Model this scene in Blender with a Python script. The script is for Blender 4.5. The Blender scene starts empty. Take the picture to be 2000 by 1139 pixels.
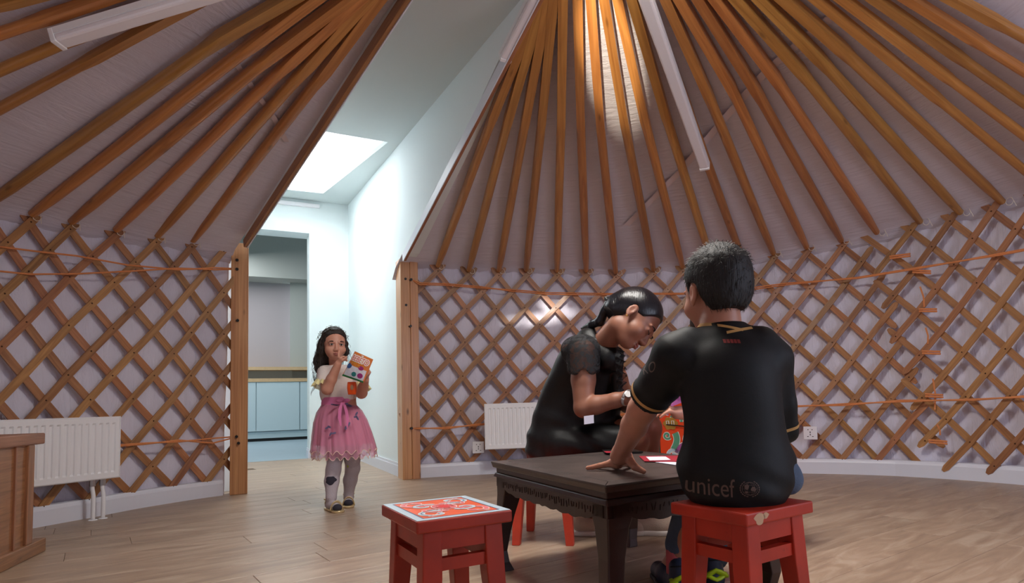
import bpy, bmesh, math, random
import numpy as np
from mathutils import Vector, Matrix, noise
from mathutils.bvhtree import BVHTree
S = bpy.context.scene
PI = math.pi
random.seed(7)
# ------------------------------------------------------------------ camera
pitch, roll, CAMH = 0.071, -0.030, 0.6108
cp, sp, cr, sr = math.cos(pitch), math.sin(pitch), math.cos(roll), math.sin(roll)
def cam_dir(x3, y3, w):
    x = cr*x3 - sr*y3; y2 = sr*x3 + cr*y3
    return Vector((x, -sp*y2 + cp*w, cp*y2 + sp*w))
cx_, cy_, cb_ = cam_dir(1, 0, 0), cam_dir(0, 1, 0), -cam_dir(0, 0, 1)
cd = bpy.data.cameras.new('camera'); cam = bpy.data.objects.new('camera', cd)
S.collection.objects.link(cam)
cam.matrix_world = Matrix(((cx_.x, cy_.x, cb_.x, 0), (cx_.y, cy_.y, cb_.y, 0), (cx_.z, cy_.z, cb_.z, CAMH), (0, 0, 0, 1)))
cd.sensor_width = 36; cd.sensor_fit = 'HORIZONTAL'
cd.lens = 1200.3/2000*36
cd.shift_x = (1000-1082.6)/2000; cd.shift_y = (700.1-569.5)/2000
cd.clip_start = 0.02; cd.clip_end = 200
S.camera = cam
# ------------------------------------------------------------------ world and light
AX, AY = 0.066, 2.228          # axis of the round tent
APEX = 2.76
D = Vector((-0.454, 0.891, 0)).normalized()   # passage direction
N = Vector((0.891, 0.454, 0)).normalized()    # across the passage
W0 = Vector((-1.32, 5.316, 0))                # foot of passage wall at the right door post
def PW(t, s, z): return W0 + D*t + N*s + Vector((0, 0, z))
w = bpy.data.worlds.new('world'); S.world = w; w.use_nodes = True
bg = w.node_tree.nodes['Background']; bg.inputs[0].default_value = (0.80, 0.90, 1.0, 1); bg.inputs[1].default_value = 1.6
def area(name, loc, target, sx, sy, power, col, spread=PI):
    l = bpy.data.lights.new(name, 'AREA'); l.shape = 'RECTANGLE'; l.size = sx; l.size_y = sy
    l.energy = power; l.color = col; l.spread = spread
    o = bpy.data.objects.new(name, l); S.collection.objects.link(o)
    o.location = loc; o.rotation_euler = (Vector(target)-Vector(loc)).to_track_quat('-Z', 'Y').to_euler()
    return o
L_CROWN = area('crown_daylight', (AX, AY, APEX-0.12), (AX, AY+0.25, 0), 0.8, 0.8, 102, (1.0, 0.96, 0.90))
L_PASS = area('passage_skylight_daylight', PW(1.25, -0.75, 3.34), PW(1.25, -0.75, 0), 0.95, 2.2, 85, (0.93, 0.98, 1.0), 2.1)
L_WIN = area('window_daylight', (2.62, 0.55, 1.15), (0.9, 3.0, 0.5), 1.0, 1.1, 30, (0.72, 0.80, 1.0))
L_REAR_FILL = area('rear_fill', (-1.9, -0.3, 1.25), (0.0, 4.0, 1.0), 1.3, 1.0, 4, (0.90, 0.90, 1.0))  # added fill lamp behind the camera, no known window there
L_FAR = area('kitchen_fill', (-5.9, 10.2, 3.6), (-5.4, 10.6, 0), 3.0, 2.0, 120, (0.97, 0.98, 1.0))  # added fill lamp that brightens the closed kitchen box
sun = bpy.data.lights.new('sun', 'SUN'); sun.energy = 6.0; sun.angle = 0.03; sun.color = (1, 0.95, 0.86)
so = bpy.data.objects.new('sun', sun); S.collection.objects.link(so)
so.rotation_euler = Vector((-0.085, 0.94, -0.335)).to_track_quat('-Z', 'Y').to_euler()
sp_l = bpy.data.lights.new('pole_patch_spot', 'SPOT'); sp_l.energy = 230; sp_l.color = (1, 0.90, 0.68)  # added spot lamp for the bright patch on the poles, not real sun
sp_l.spot_size = 0.40; sp_l.spot_blend = 0.55; sp_l.shadow_soft_size = 0.02
spo = bpy.data.objects.new('pole_patch_spot', sp_l); S.collection.objects.link(spo)
SPOT_FROM = Vector((AX-0.1, AY-0.55, 1.95)); SPOT_TO = Vector((0.336,3.144,2.477))
spo.location = SPOT_FROM; spo.rotation_euler = (SPOT_TO-SPOT_FROM).to_track_quat('-Z', 'Y').to_euler(); spo.scale = (0.55, 1, 1)
S.view_settings.view_transform = 'Standard'; S.view_settings.look = 'None'
S.view_settings.gamma = 1.0; S.view_settings.use_curve_mapping = False
S.view_settings.exposure = 0.0
try:
    S.cycles.use_denoising = True; S.cycles.max_bounces = 8; S.cycles.diffuse_bounces = 5; S.cycles.transparent_max_bounces = 16
    S.cycles.sample_clamp_indirect = 6
except Exception: pass
# ------------------------------------------------------------------ helpers
def mkmesh(name, verts, faces, uvs=None, smooth=False):
    me = bpy.data.meshes.new(name)
    me.from_pydata([tuple(v) for v in verts], [], [tuple(f) for f in faces])
    if uvs is not None:
        ul = me.uv_layers.new(name='UVMap')
        for l in me.loops: ul.data[l.index].uv = uvs[l.vertex_index]
    if smooth: me.polygons.foreach_set('use_smooth', [True]*len(me.polygons))
    me.update()
    return me
class MB:
    """collects pieces in world coordinates, then links them as ONE mesh object"""
    def __init__(s): s.v = []; s.f = []; s.uv = []
    def add(s, vs, fs, uv=None):
        b = len(s.v); s.v += [Vector(v) for v in vs]; s.f += [tuple(i+b for i in f) for f in fs]
        s.uv += list(uv) if uv else [(0, 0)]*len(vs)
        return s
    def hexa(s, p):   # 8 corners: bottom 4 then top 4; own verts per face for clean uv
        P_ = [Vector(q) for q in p]
        for f in ((3, 2, 1, 0), (4, 5, 6, 7), (0, 1, 5, 4), (1, 2, 6, 5), (2, 3, 7, 6), (3, 0, 4, 7)):
            a, b, c, d = [P_[i] for i in f]
            e1, e2 = (b-a).length, (d-a).length
            uv = [(0, 0), (e1, 0), (e1, e2), (0, e2)] if e1 >= e2 else [(0, 0), (0, e1), (e2, e1), (e2, 0)]
            s.add((a, b, c, d), [(0, 1, 2, 3)], uv)
        return s
    def box(s, c, size, ax=(1, 0, 0), up=(0, 0, 1)):
        c = Vector(c); X = Vector(ax).normalized(); Zv = Vector(up).normalized(); Y = Zv.cross(X).normalized()
        hx, hy, hz = size[0]/2, size[1]/2, size[2]/2
        return s.hexa([c+X*a*hx+Y*b*hy+Zv*d*hz for d in (-1, 1) for a, b in ((-1, -1), (1, -1), (1, 1), (-1, 1))])
    def beam(s, p0, p1, wd, ht, up=(0, 0, 1), w1=None, h1=None):
        p0, p1 = Vector(p0), Vector(p1); X = (p1-p0).normalized(); Y = Vector(up).cross(X).normalized(); Zv = X.cross(Y)
        w1 = wd if w1 is None else w1; h1 = ht if h1 is None else h1
        q = []
        for dz in (-1, 1):
            q += [p0+Y*(-wd/2)+Zv*dz*ht/2, p1+Y*(-w1/2)+Zv*dz*h1/2, p1+Y*(w1/2)+Zv*dz*h1/2, p0+Y*(wd/2)+Zv*dz*ht/2]
        return s.hexa(q)
    def tube(s, pts, rad, seg=8, up=None, cap=True, flat=1.0, uvl=True):
        pts = [Vector(p) for p in pts]; n = len(pts)
        rads = rad if isinstance(rad, (list, tuple)) else [rad]*n
        vs, uv, fs = [], [], []; L = 0; prev = Vector(up) if up else None
        for i, p in enumerate(pts):
            t = (pts[min(i+1, n-1)]-pts[max(i-1, 0)]).normalized()
            if prev is None:
                prev = Vector((0, 0, 1)) if abs(t.z) < .9 else Vector((1, 0, 0))
            a = (prev - t*prev.dot(t)).normalized(); b = t.cross(a); prev = a
            if i: L += (p-pts[i-1]).length
            for k in range(seg):
                th = 2*PI*k/seg
                vs.append(p+a*math.cos(th)*rads[i]*flat+b*math.sin(th)*rads[i]); uv.append((L, k/seg*0.2))
        for i in range(n-1):
            for k in range(seg):
                k2 = (k+1) % seg
                fs.append((i*seg+k, i*seg+k2, (i+1)*seg+k2, (i+1)*seg+k))
        if cap: fs.append(tuple(range(seg))[::-1]); fs.append(tuple((n-1)*seg+k for k in range(seg)))
        return s.add(vs, fs, uv)
    def ball(s, c, r, seg=10, rings=6, R=None):
        c = Vector(c); r = r if isinstance(r, (tuple, list)) else (r, r, r)
        vs = []; fs = []
        for i in range(rings+1):
            ph = PI*i/rings
            for k in range(seg):
                th = 2*PI*k/seg
                q = Vector((r[0]*math.sin(ph)*math.cos(th), r[1]*math.sin(ph)*math.sin(th), r[2]*math.cos(ph)))
                vs.append(c+(R @ q if R else q))
        for i in range(rings):
            for k in range(seg):
                k2 = (k+1) % seg; fs.append((i*seg+k, (i+1)*seg+k, (i+1)*seg+k2, i*seg+k2))
        return s.add(vs, fs)
    def ribbon(s, pts, wid, nrm, lift=0.0):
        pts = [Vector(p) for p in pts]; n = len(pts); nrm = Vector(nrm).normalized(); vs = []
        wd = wid if isinstance(wid, (list, tuple)) else [wid]*n
        for i, p in enumerate(pts):
            t = (pts[min(i+1, n-1)]-pts[max(i-1, 0)]).normalized(); b = nrm.cross(t).normalized()
            vs += [p+b*wd[i]/2+nrm*lift, p-b*wd[i]/2+nrm*lift]
        return s.add(vs, [(2*i, 2*i+1, 2*i+3, 2*i+2) for i in range(n-1)])
    def build(s, name, mat, parent=None, smooth=False, bevel=0, **k):
        off = Vector(parent.get('_o', (0, 0, 0))) if parent else Vector(k.pop('loc', (0, 0, 0)))
        if parent: k.pop('loc', None)
        me = mkmesh(name, [v-off for v in s.v], s.f, s.uv, smooth)
        if smooth or bevel:
            bm = bmesh.new(); bm.from_mesh(me); bmesh.ops.remove_doubles(bm, verts=bm.verts, dist=1e-5)
            bm.to_mesh(me); bm.free()
            if smooth: me.polygons.foreach_set('use_smooth', [True]*len(me.polygons))
        o = bpy.data.objects.new(name, me); S.collection.objects.link(o)
        if mat: me.materials.append(mat)
        if parent: o.parent = parent
        else: o.location = off
        o['_o'] = tuple(off)
        if bevel:
            b = o.modifiers.new('bevel', 'BEVEL'); b.width = bevel; b.segments = 2; b.limit_method = 'ANGLE'; b.angle_limit = 0.7
        for kk, vv in k.items(): o[kk] = vv
        return o
def meshobj(name, me, mat, parent=None, loc=(0, 0, 0), **k):
    off = Vector(parent['_o']) if parent else Vector(loc)
    me.transform(Matrix.Translation(-off))
    o = bpy.data.objects.new(name, me); S.collection.objects.link(o)
    if mat: me.materials.append(mat)
    if parent: o.parent = parent
    else: o.location = off
    o['_o'] = tuple(off)
    for kk, vv in k.items(): o[kk] = vv
    return o
def thing(name, loc, label, cat, group=None, **k):
    o = bpy.data.objects.new(name, None); S.collection.objects.link(o); o.location = loc; o['_o'] = tuple(loc)
    o.empty_display_size = 0.1
    if label: o['label'] = label
    if cat: o['category'] = cat
    if group: o['group'] = group
    for kk, vv in k.items(): o[kk] = vv
    return o
def struct(name, loc=(0, 0, 0)):
    return thing(name, loc, None, None, kind='structure')
def lerp(x, tab):
    if x <= tab[0][0]: return tab[0][1]
    for (a, p), (b, q) in zip(tab, tab[1:]):
        if x <= b: return p+(q-p)*(x-a)/(b-a)
    return tab[-1][1]
# ------------------------------------------------------------------ materials
def srgb(r, g, b):
    f = lambda c: ((c/255)/12.92 if c/255 <= .04045 else ((c/255+.055)/1.055)**2.4)
    return (f(r), f(g), f(b), 1)
class NT:
    def __init__(s, name):
        s.m = bpy.data.materials.new(name); s.m.use_nodes = True; s.t = s.m.node_tree; s.b = s.t.nodes['Principled BSDF']
    def n(s, typ, **k):
        o = s.t.nodes.new(typ)
        for a, v in k.items():
            if a.startswith('i_'):
                key = a[2:]; key = int(key) if key.isdigit() else key.replace('_', ' ')
                o.inputs[key].default_value = v
            else: setattr(o, a, v)
        return o
    def l(s, a, b): s.t.links.new(a, b); return s
def simple(name, col, rough=0.6, metal=0, bump=0, bscale=60, var=0.0, vscale=8, spec=0.4, coat=0, stretch=None):
    q = NT(name); q.b.inputs['Base Color'].default_value = col; q.b.inputs['Roughness'].default_value = rough
    q.b.inputs['Metallic'].default_value = metal; q.b.inputs['Specular IOR Level'].default_value = spec
    if coat: q.b.inputs['Coat Weight'].default_value = coat
    if var or bump:
        tc = q.n('ShaderNodeTexCoord'); mp = q.n('ShaderNodeMapping'); q.l(tc.outputs['Object'], mp.inputs['Vector'])
        if stretch: mp.inputs['Scale'].default_value = stretch
    if var:
        nz = q.n('ShaderNodeTexNoise', i_Scale=vscale, i_Detail=5.0); q.l(mp.outputs[0], nz.inputs['Vector'])
        mx = q.n('ShaderNodeMix', data_type='RGBA'); q.l(nz.outputs[0], mx.inputs[0])
        mx.inputs[6].default_value = tuple(max(0, c*(1-var)) for c in col[:3])+(1,)
        mx.inputs[7].default_value = tuple(min(1, c*(1+var)) for c in col[:3])+(1,)
        q.l(mx.outputs[2], q.b.inputs['Base Color'])
    if bump:
        nb = q.n('ShaderNodeTexNoise', i_Scale=bscale, i_Detail=4.0); q.l(mp.outputs[0], nb.inputs['Vector'])
        bp = q.n('ShaderNodeBump', i_Strength=bump, i_Distance=0.01); q.l(nb.outputs[0], bp.inputs['Height']); q.l(bp.outputs[0], q.b.inputs['Normal'])
    return q.m
def wood(name, c1, c2, rough=0.45, su=2.5, sv=45, knots=0.5, coat=0.15, hue=0.35, usetc='UV'):
    q = NT(name)
    tc = q.n('ShaderNodeTexCoord'); mp = q.n('ShaderNodeMapping'); q.l(tc.outputs[usetc], mp.inputs['Vector'])
    mp.inputs['Scale'].default_value = (su, sv, sv) if usetc == 'UV' else (sv, sv, su)
    oi = q.n('ShaderNodeObjectInfo'); ml = q.n('ShaderNodeMath', operation='MULTIPLY'); ml.inputs[1].default_value = 37.0
    q.l(oi.outputs['Random'], ml.inputs[0]); cx = q.n('ShaderNodeCombineXYZ')
    for i in range(3): q.l(ml.outputs[0], cx.inputs[i])
    va = q.n('ShaderNodeVectorMath', operation='ADD'); q.l(mp.outputs[0], va.inputs[0]); q.l(cx.outputs[0], va.inputs[1])
    nz = q.n('ShaderNodeTexNoise', i_Scale=1.0, i_Detail=6.0, i_Distortion=1.2); q.l(va.outputs[0], nz.inputs['Vector'])
    rp = q.n('ShaderNodeValToRGB'); q.l(nz.outputs[0], rp.inputs[0])
    rp.color_ramp.elements[0].position = 0.3; rp.color_ramp.elements[0].color = c1
    rp.color_ramp.elements[1].position = 0.7; rp.color_ramp.elements[1].color = c2
    # per-piece tone
    hs = q.n('ShaderNodeHueSaturation'); q.l(rp.outputs[0], hs.inputs['Color'])
    mr = q.n('ShaderNodeMapRange'); q.l(oi.outputs['Random'], mr.inputs[0]); mr.inputs[3].default_value = 1-hue; mr.inputs[4].default_value = 1+hue*0.6
    q.l(mr.outputs[0], hs.inputs['Value'])
    m2 = q.n('ShaderNodeMath', operation='MULTIPLY'); m2.inputs[1].default_value = 7.31; q.l(oi.outputs['Random'], m2.inputs[0])
    fr = q.n('ShaderNodeMath', operation='FRACT'); q.l(m2.outputs[0], fr.inputs[0])
    mr2 = q.n('ShaderNodeMapRange'); q.l(fr.outputs[0], mr2.inputs[0]); mr2.inputs[3].default_value = 0.488; mr2.inputs[4].default_value = 0.508
    q.l(mr2.outputs[0], hs.inputs['Hue'])
    # knots
    mk = q.n('ShaderNodeMapping'); q.l(tc.outputs[usetc], mk.inputs['Vector']); mk.inputs['Scale'].default_value = (3, 9, 9) if usetc == 'UV' else (9, 9, 3)
    va2 = q.n('ShaderNodeVectorMath', operation='ADD'); q.l(mk.outputs[0], va2.inputs[0]); q.l(cx.outputs[0], va2.inputs[1])
    vo = q.n('ShaderNodeTexVoronoi', i_Scale=1.0); q.l(va2.outputs[0], vo.inputs['Vector'])
    rk = q.n('ShaderNodeValToRGB'); q.l(vo.outputs['Distance'], rk.inputs[0])
    rk.color_ramp.elements[0].position = 0.04; rk.color_ramp.elements[0].color = (knots, knots, knots, 1)
    rk.color_ramp.elements[1].position = 0.12; rk.color_ramp.elements[1].color = (0, 0, 0, 1)
    mx = q.n('ShaderNodeMix', data_type='RGBA'); q.l(rk.outputs[0], mx.inputs[0]); q.l(hs.outputs[0], mx.inputs[6])
    mx.inputs[7].default_value = tuple(c*0.25 for c in c1[:3])+(1,)
    q.l(mx.outputs[2], q.b.inputs['Base Color'])
    q.b.inputs['Roughness'].default_value = rough; q.b.inputs['Coat Weight'].default_value = coat; q.b.inputs['Coat Roughness'].default_value = 0.25
    bp = q.n('ShaderNodeBump', i_Strength=0.15, i_Distance=0.004); q.l(nz.outputs[0], bp.inputs['Height']); q.l(bp.outputs[0], q.b.inputs['Normal'])
    return q.m
def cloth_mat(name, c1, c2, mscale=(1, 1, 1), scale=6, bstr=0.4, bscale=(14, 14, 3), rough=0.9, trans=0.0, coord='UV', stain=None):
    q = NT(name); tc = q.n('ShaderNodeTexCoord'); mp = q.n('ShaderNodeMapping'); q.l(tc.outputs[coord], mp.inputs['Vector']); mp.inputs['Scale'].default_value = bscale
    nz = q.n('ShaderNodeTexNoise', i_Scale=1.0, i_Detail=6.0, i_Distortion=0.6, i_Roughness=0.6); q.l(mp.outputs[0], nz.inputs['Vector'])
    n2 = q.n('ShaderNodeTexNoise', i_Scale=scale, i_Detail=4.0); q.l(tc.outputs['Object'], n2.inputs['Vector'])
    mx = q.n('ShaderNodeMix', data_type='RGBA'); q.l(n2.outputs[0], mx.inputs[0]); mx.inputs[6].default_value = c1; mx.inputs[7].default_value = c2
    q.l(mx.outputs[2], q.b.inputs['Base Color']); q.b.inputs['Roughness'].default_value = rough
    q.b.inputs['Sheen Weight'].default_value = 0.2
    bp = q.n('ShaderNodeBump', i_Strength=bstr, i_Distance=0.02); q.l(nz.outputs[0], bp.inputs['Height']); q.l(bp.outputs[0], q.b.inputs['Normal'])
    return q.m
M = {}
M['slat'] = wood('lattice_wood', srgb(138, 92, 56), srgb(180, 128, 80), rough=0.5, knots=0.5, hue=0.2)
M['pole'] = wood('pole_wood', srgb(162, 104, 46), srgb(202, 142, 72), rough=0.38, su=1.5, sv=30, knots=0.55, coat=0.3, hue=0.2)
M['post'] = wood('post_wood', srgb(172, 120, 70), srgb(208, 160, 104), rough=0.4, su=1.0, sv=50, knots=0.75, coat=0.2, hue=0.08)
M['edge'] = wood('edge_wood', srgb(140, 90, 56), srgb(172, 118, 78), rough=0.5, knots=0.2, hue=0.05)
M['table_l'] = wood('left_table_wood', srgb(120, 80, 50), srgb(160, 112, 74), rough=0.45, knots=0.2, hue=0.05)
M['cloth'] = cloth_mat('lining_cloth', srgb(212, 208, 226), srgb(232, 228, 240), bscale=(26, 5, 1), bstr=0.7, scale=3)
M['roof'] = cloth_mat('roof_cloth', srgb(208, 203, 214), srgb(222, 216, 226), bscale=(34, 3.0, 1), bstr=0.55, scale=2)
M['tape'] = simple('seam_tape', srgb(222, 208, 212), 0.8)
M['white'] = simple('painted_white_wall', srgb(232, 240, 241), 0.75, var=0.02, vscale=2)
M['ceilw'] = simple('passage_ceiling_white', srgb(206, 214, 214), 0.8)
M['base'] = simple('skirting_white', srgb(222, 224, 234), 0.4, spec=0.5)
M['enamel'] = simple('white_enamel', srgb(238, 238, 240), 0.3, spec=0.5)
M['plastic'] = simple('white_plastic', srgb(238, 238, 244), 0.35)
M['black'] = simple('black_plastic', srgb(16, 14, 14), 0.4)
M['dark'] = simple('dark_void', srgb(24, 20, 18), 0.9)
M['rope'] = simple('orange_rope', srgb(232, 148, 92), 0.7, bump=0.6, bscale=400)
M['string'] = simple('white_string', srgb(225, 215, 200), 0.8)
M['screw'] = simple('dark_screw', srgb(80, 48, 26), 0.5, metal=0.3)
M['lamp'] = simple('lamp_diffuser', srgb(240, 236, 240), 0.35)
M['metal'] = simple('brushed_metal', srgb(190, 190, 190), 0.35, metal=0.9)
def floor_mat():
    q = NT('vinyl_plank'); tc = q.n('ShaderNodeTexCoord'); oi = q.n('ShaderNodeObjectInfo')
    mp = q.n('ShaderNodeMapping'); q.l(tc.outputs['UV'], mp.inputs['Vector']); mp.inputs['Scale'].default_value = (2.2, 11, 1)
    ml = q.n('ShaderNodeMath', operation='MULTIPLY'); ml.inputs[1].default_value = 53.0; q.l(oi.outputs['Random'], ml.inputs[0])
    cx = q.n('ShaderNodeCombineXYZ'); q.l(ml.outputs[0], cx.inputs[0]); q.l(ml.outputs[0], cx.inputs[1])
    va = q.n('ShaderNodeVectorMath', operation='ADD'); q.l(mp.outputs[0], va.inputs[0]); q.l(cx.outputs[0], va.inputs[1])
    nz = q.n('ShaderNodeTexNoise', i_Scale=1.0, i_Detail=8.0, i_Roughness=0.65, i_Distortion=1.6); q.l(va.outputs[0], nz.inputs['Vector'])
    rp = q.n('ShaderNodeValToRGB'); q.l(nz.outputs[0], rp.inputs[0]); e = rp.color_ramp.elements
    e[0].position = 0.25; e[0].color = srgb(128, 106, 88); e[1].position = 0.78; e[1].color = srgb(188, 170, 150)
    m = e.new(0.5); m.color = srgb(158, 134, 112)
    hs = q.n('ShaderNodeHueSaturation'); q.l(rp.outputs[0], hs.inputs['Color']); mr = q.n('ShaderNodeMapRange'); q.l(oi.outputs['Random'], mr.inputs[0])
    mr.inputs[3].default_value = 0.93; mr.inputs[4].default_value = 1.06; q.l(mr.outputs[0], hs.inputs['Value'])
    q.l(hs.outputs[0], q.b.inputs['Base Color'])
    rr = q.n('ShaderNodeMapRange'); q.l(nz.outputs[0], rr.inputs[0]); rr.inputs[3].default_value = 0.28; rr.inputs[4].default_value = 0.5
    q.l(rr.outputs[0], q.b.inputs['Roughness'])
    bp = q.n('ShaderNodeBump', i_Strength=0.12, i_Distance=0.005); q.l(nz.outputs[0], bp.inputs['Height']); q.l(bp.outputs[0], q.b.inputs['Normal'])
    return q.m
M['floor'] = floor_mat()
M['joint'] = simple('floor_joint', srgb(104, 84, 68), 0.8)
# ------------------------------------------------------------------ tent surface
RB = [(-80, 3.24), (-68, 3.25), (-62, 3.29), (-57, 3.38), (-50, 3.46), (-44, 3.50), (-24, 3.34), (-18, 3.32), (-13, 3.30), (0, 3.24), (20, 3.20), (34, 3.20), (40, 3.28), (46, 3.35), (54, 3.37), (75, 3.36)]
RT = [(-80, 3.40), (-68, 3.40), (-60, 3.38), (-52, 3.38), (-45, 3.42), (-24, 3.30), (-19, 3.28), (-14, 3.30), (-5, 3.32), (5, 3.36), (13, 3.38), (24, 3.40), (42, 3.40), (51, 3.36), (75, 3.36)]
ZT = [(-67, 1.758), (-60, 1.768), (-52, 1.794), (-45, 1.81), (-24, 1.80), (-19, 1.786), (-14, 1.758), (-5, 1.77), (4, 1.757), (9, 1.728), (14, 1.728), (32, 1.756), (50, 1.775), (60, 1.775), (90, 1.77)]
ZB = 0.114
def rad_at(th, z):
    f = min(max((z-ZB)/(1.77-ZB), -0.1), 1.15)
    return lerp(th, RB)*(1-f)+lerp(th, RT)*f
def cyl_pt(th, z, dr=0.0):
    r = rad_at(th, z)+dr; a = math.radians(th)
    return Vector((AX+r*math.sin(a), AY+r*math.cos(a), z))
def cone_z(rho): return APEX-(APEX-1.764)/3.36*rho
def cone_pt(rho, th, dz=0.0):
    a = math.radians(th); return Vector((AX+rho*math.sin(a), AY+rho*math.cos(a), cone_z(rho)+dz))
FAB = 0.055
# cut lines of the passage in plan
RL0, RL1 = Vector((-1.213, 5.008)), Vector((-0.034, 2.866))
LL0, LL1 = Vector((-2.210, 4.366)), Vector((-0.659, 2.734))
def line_theta(a, b, rho):
    C = Vector((AX, AY)); d = (b-a).normalized(); e = a-C; bb = e.dot(d); cc = e.dot(e)-rho*rho
    disc = bb*bb-cc
    if disc < 0: p = a+d*(-bb)
    else: p = a+d*(-bb-math.sqrt(disc))
    p = p-C
    return math.degrees(math.atan2(p.x, p.y))
RC = 0.52     # crown opening radius
# roof lining (ceiling) ----------------------------------------------------
def build_roof():
    vs, uv, fs = [], [], []; NR, NA = 26, 300
    rhos = [RC+(3.47-RC)*i/NR for i in range(NR+1)]
    for i, rho in enumerate(rhos):
        ta = line_theta(RL0, RL1, rho); tb = line_theta(LL0, LL1, rho)+360
        for k in range(NA+1):
            th = ta+(tb-ta)*k/NA
            dz = FAB+0.010*noise.noise(Vector((th*0.35, rho*1.3, 0)))
            if i == NR: dz -= 0.05
            vs.append(cone_pt(rho, th, dz)); uv.append((rho, math.radians(th)*3.4))
    for i in range(NR):
        for k in range(NA):
            a = i*(NA+1)+k; fs.append((a, a+1, a+NA+2, a+NA+1))
    me = mkmesh('ceiling', vs, fs, uv, True)
    o = meshobj('ceiling', me, M['roof'], kind='structure'); return o
ceiling = build_roof()
# seam tapes of the roof lining
def tape(pts, wd, name='seam_tape'):
    mb = MB(); pp = [Vector(p)+Vector((0, 0, FAB-0.012)) for p in pts]
    mb.ribbon(pp, wd, Vector((0, -0.25, -1)), 0.004); mb.build(name, M['tape'], ceiling)
tape([(0.611,4.846,1.967), (0.912,4.148,2.138), (1.048,3.700,2.236), (1.127,3.429,2.285), (1.194,3.191,2.320), (1.290,2.949,2.339), (1.373,2.739,2.344)], 0.05)
tape([(-1.493,2.796,2.268), (-1.502,2.898,2.254), (-1.509,3.023,2.237), (-1.514,3.165,2.215), (-1.515,3.304,2.193), (-1.539,3.522,2.149)], 0.03)
# roof poles ---------------------------------------------------------------
UT = [(-8, -81.5), (-4, -67.2), (-3, -63.8), (-2, -59.6), (-1, -55.4), (0, -51.5), (1, -47.7), (2, -44)]   # left panel, top row
UBT = [(-8, -86), (-3.5, -66.6), (-2.5, -62.3), (-1.5, -57.6), (-.5, -52.9), (.5, -49.0), (2, -43)]
VT = [(-1, -23.6), (0, -19.0), (1, -14.2), (2, -9.5), (3, -5.2), (4, -.3), (5, 4.3), (6, 8.9), (7, 14.72), (11, 32.2), (12, 36.7), (13, 41.2), (14, 45.7), (15, 50.9), (16, 55.3), (17, 59.6), (30, 115)]
VBT = [(-1, -25.4), (.5, -18.2), (1.5, -14.72), (11.5, 35.3), (12.5, 40.1), (13.5, 44.2), (14.5, 48.3), (15.5, 53.3), (16.5, 57.8), (30, 118)]
def pole(foot_th, S_, T_, name='roof_pole', ext=True, F_=None, kf=1.0):
    """round pole from the lattice head foot_th, flattened square above the shoulder S_, on to T_ and the crown ring"""
    if F_ is None: F_ = cyl_pt(foot_th, lerp(foot_th, ZT)+0.045, -0.035)
    S_, T_ = Vector(S_), Vector(T_)
    d = (T_-S_); C = Vector((AX, AY, 0))
    T2 = T_
    if ext:
        for q in range(60):
            p = T_+d.normalized()*0.04*q; rho = (Vector((p.x, p.y, 0))-C).length
            T2 = p
            nx = T_+d.normalized()*0.04*(q+1)
            if rho < RC+0.05 or (Vector((nx.x, nx.y, 0))-C).length > rho: break
    up = (S_-F_).cross(Vector((0, 0, 1))).cross(S_-F_).normalized()
    pts = [F_, F_.lerp(S_, .12), F_.lerp(S_, .5), F_.lerp(S_, .93), S_, S_.lerp(T2, .12), T2]
    rr = [q*kf for q in (.022, .029, .031, .029, .026, .025, .024)]
    mb = MB(); vs, uv, fs = [], [], []; seg = 12; L = 0
    for i, p in enumerate(pts):
        t = (pts[min(i+1, 6)]-pts[max(i-1, 0)]).normalized(); a = (up-t*up.dot(t)).normalized(); b = t.cross(a)
        if i: L += (p-pts[i-1]).length
        for k in range(seg):
            an = 2*PI*(k+.5)/seg; c, s_ = math.cos(an), math.sin(an)
            if i >= 4:   # squared section
                m = max(abs(c), abs(s_)); c, s_ = c/m*.92, s_/m*1.0
            vs.append(p+a*c*rr[i]+b*s_*rr[i]); uv.append((L, k/seg*.2))
    for i in range(len(pts)-1):
        for k in range(seg):
            k2 = (k+1) % seg; fs.append((i*seg+k, i*seg+k2, (i+1)*seg+k2, (i+1)*seg+k))
    fs.append(tuple(range(seg))[::-1]); fs.append(tuple(6*seg+k for k in range(seg)))
    mb.add(vs, fs, uv); o = mb.build(name, M['pole'], ceiling, smooth=False)
    n = len(o.data.polygons); sm = [True]*n; o.data.polygons.foreach_set('use_smooth', sm)
    e = o.modifiers.new('es', 'EDGE_SPLIT'); e.split_angle = 0.9
    return o
RP = [  # foot index on the right-hand lattice, shoulder, upper point
 (0, (-0.324,3.582,2.342), (-0.046,2.924,2.551)), (1, (-0.235,3.623,2.337), (-0.026,2.931,2.550)), (2, (-0.134,3.655,2.333), (0.016,2.882,2.566)), (3, (-0.034,3.663,2.334), (0.046,2.875,2.568)),
 (4, (0.086,3.669,2.333), (0.094,2.877,2.567)), (5, (0.206,3.672,2.330), (0.166,2.877,2.565)), (6, (0.332,3.726,2.309), (0.231,2.875,2.562)), (7, (0.477,3.680,2.313), (0.298,2.871,2.557)),
 (8, (0.594,3.636,2.314), (0.365,2.866,2.551)), (9, (0.708,3.572,2.318), (0.434,2.858,2.544)), (10, (0.822,3.501,2.321), (0.502,2.848,2.535)), (11, (0.916,3.379,2.336), (0.595,2.833,2.522)),
 (12, (1.020,3.295,2.336), (0.661,2.820,2.511)), (13, (1.158,3.294,2.308), (0.747,2.802,2.496)), (14, (1.226,3.182,2.315), (0.825,2.784,2.481)), (15, (1.320,3.094,2.308), (0.918,2.760,2.462)),
 (16, (1.376,2.992,2.311), (1.021,2.732,2.440)), (17, (1.448,2.904,2.304), (1.121,2.703,2.417))]
for k, s_, t_ in RP: pole(lerp(k, VT), s_, t_)
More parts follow.
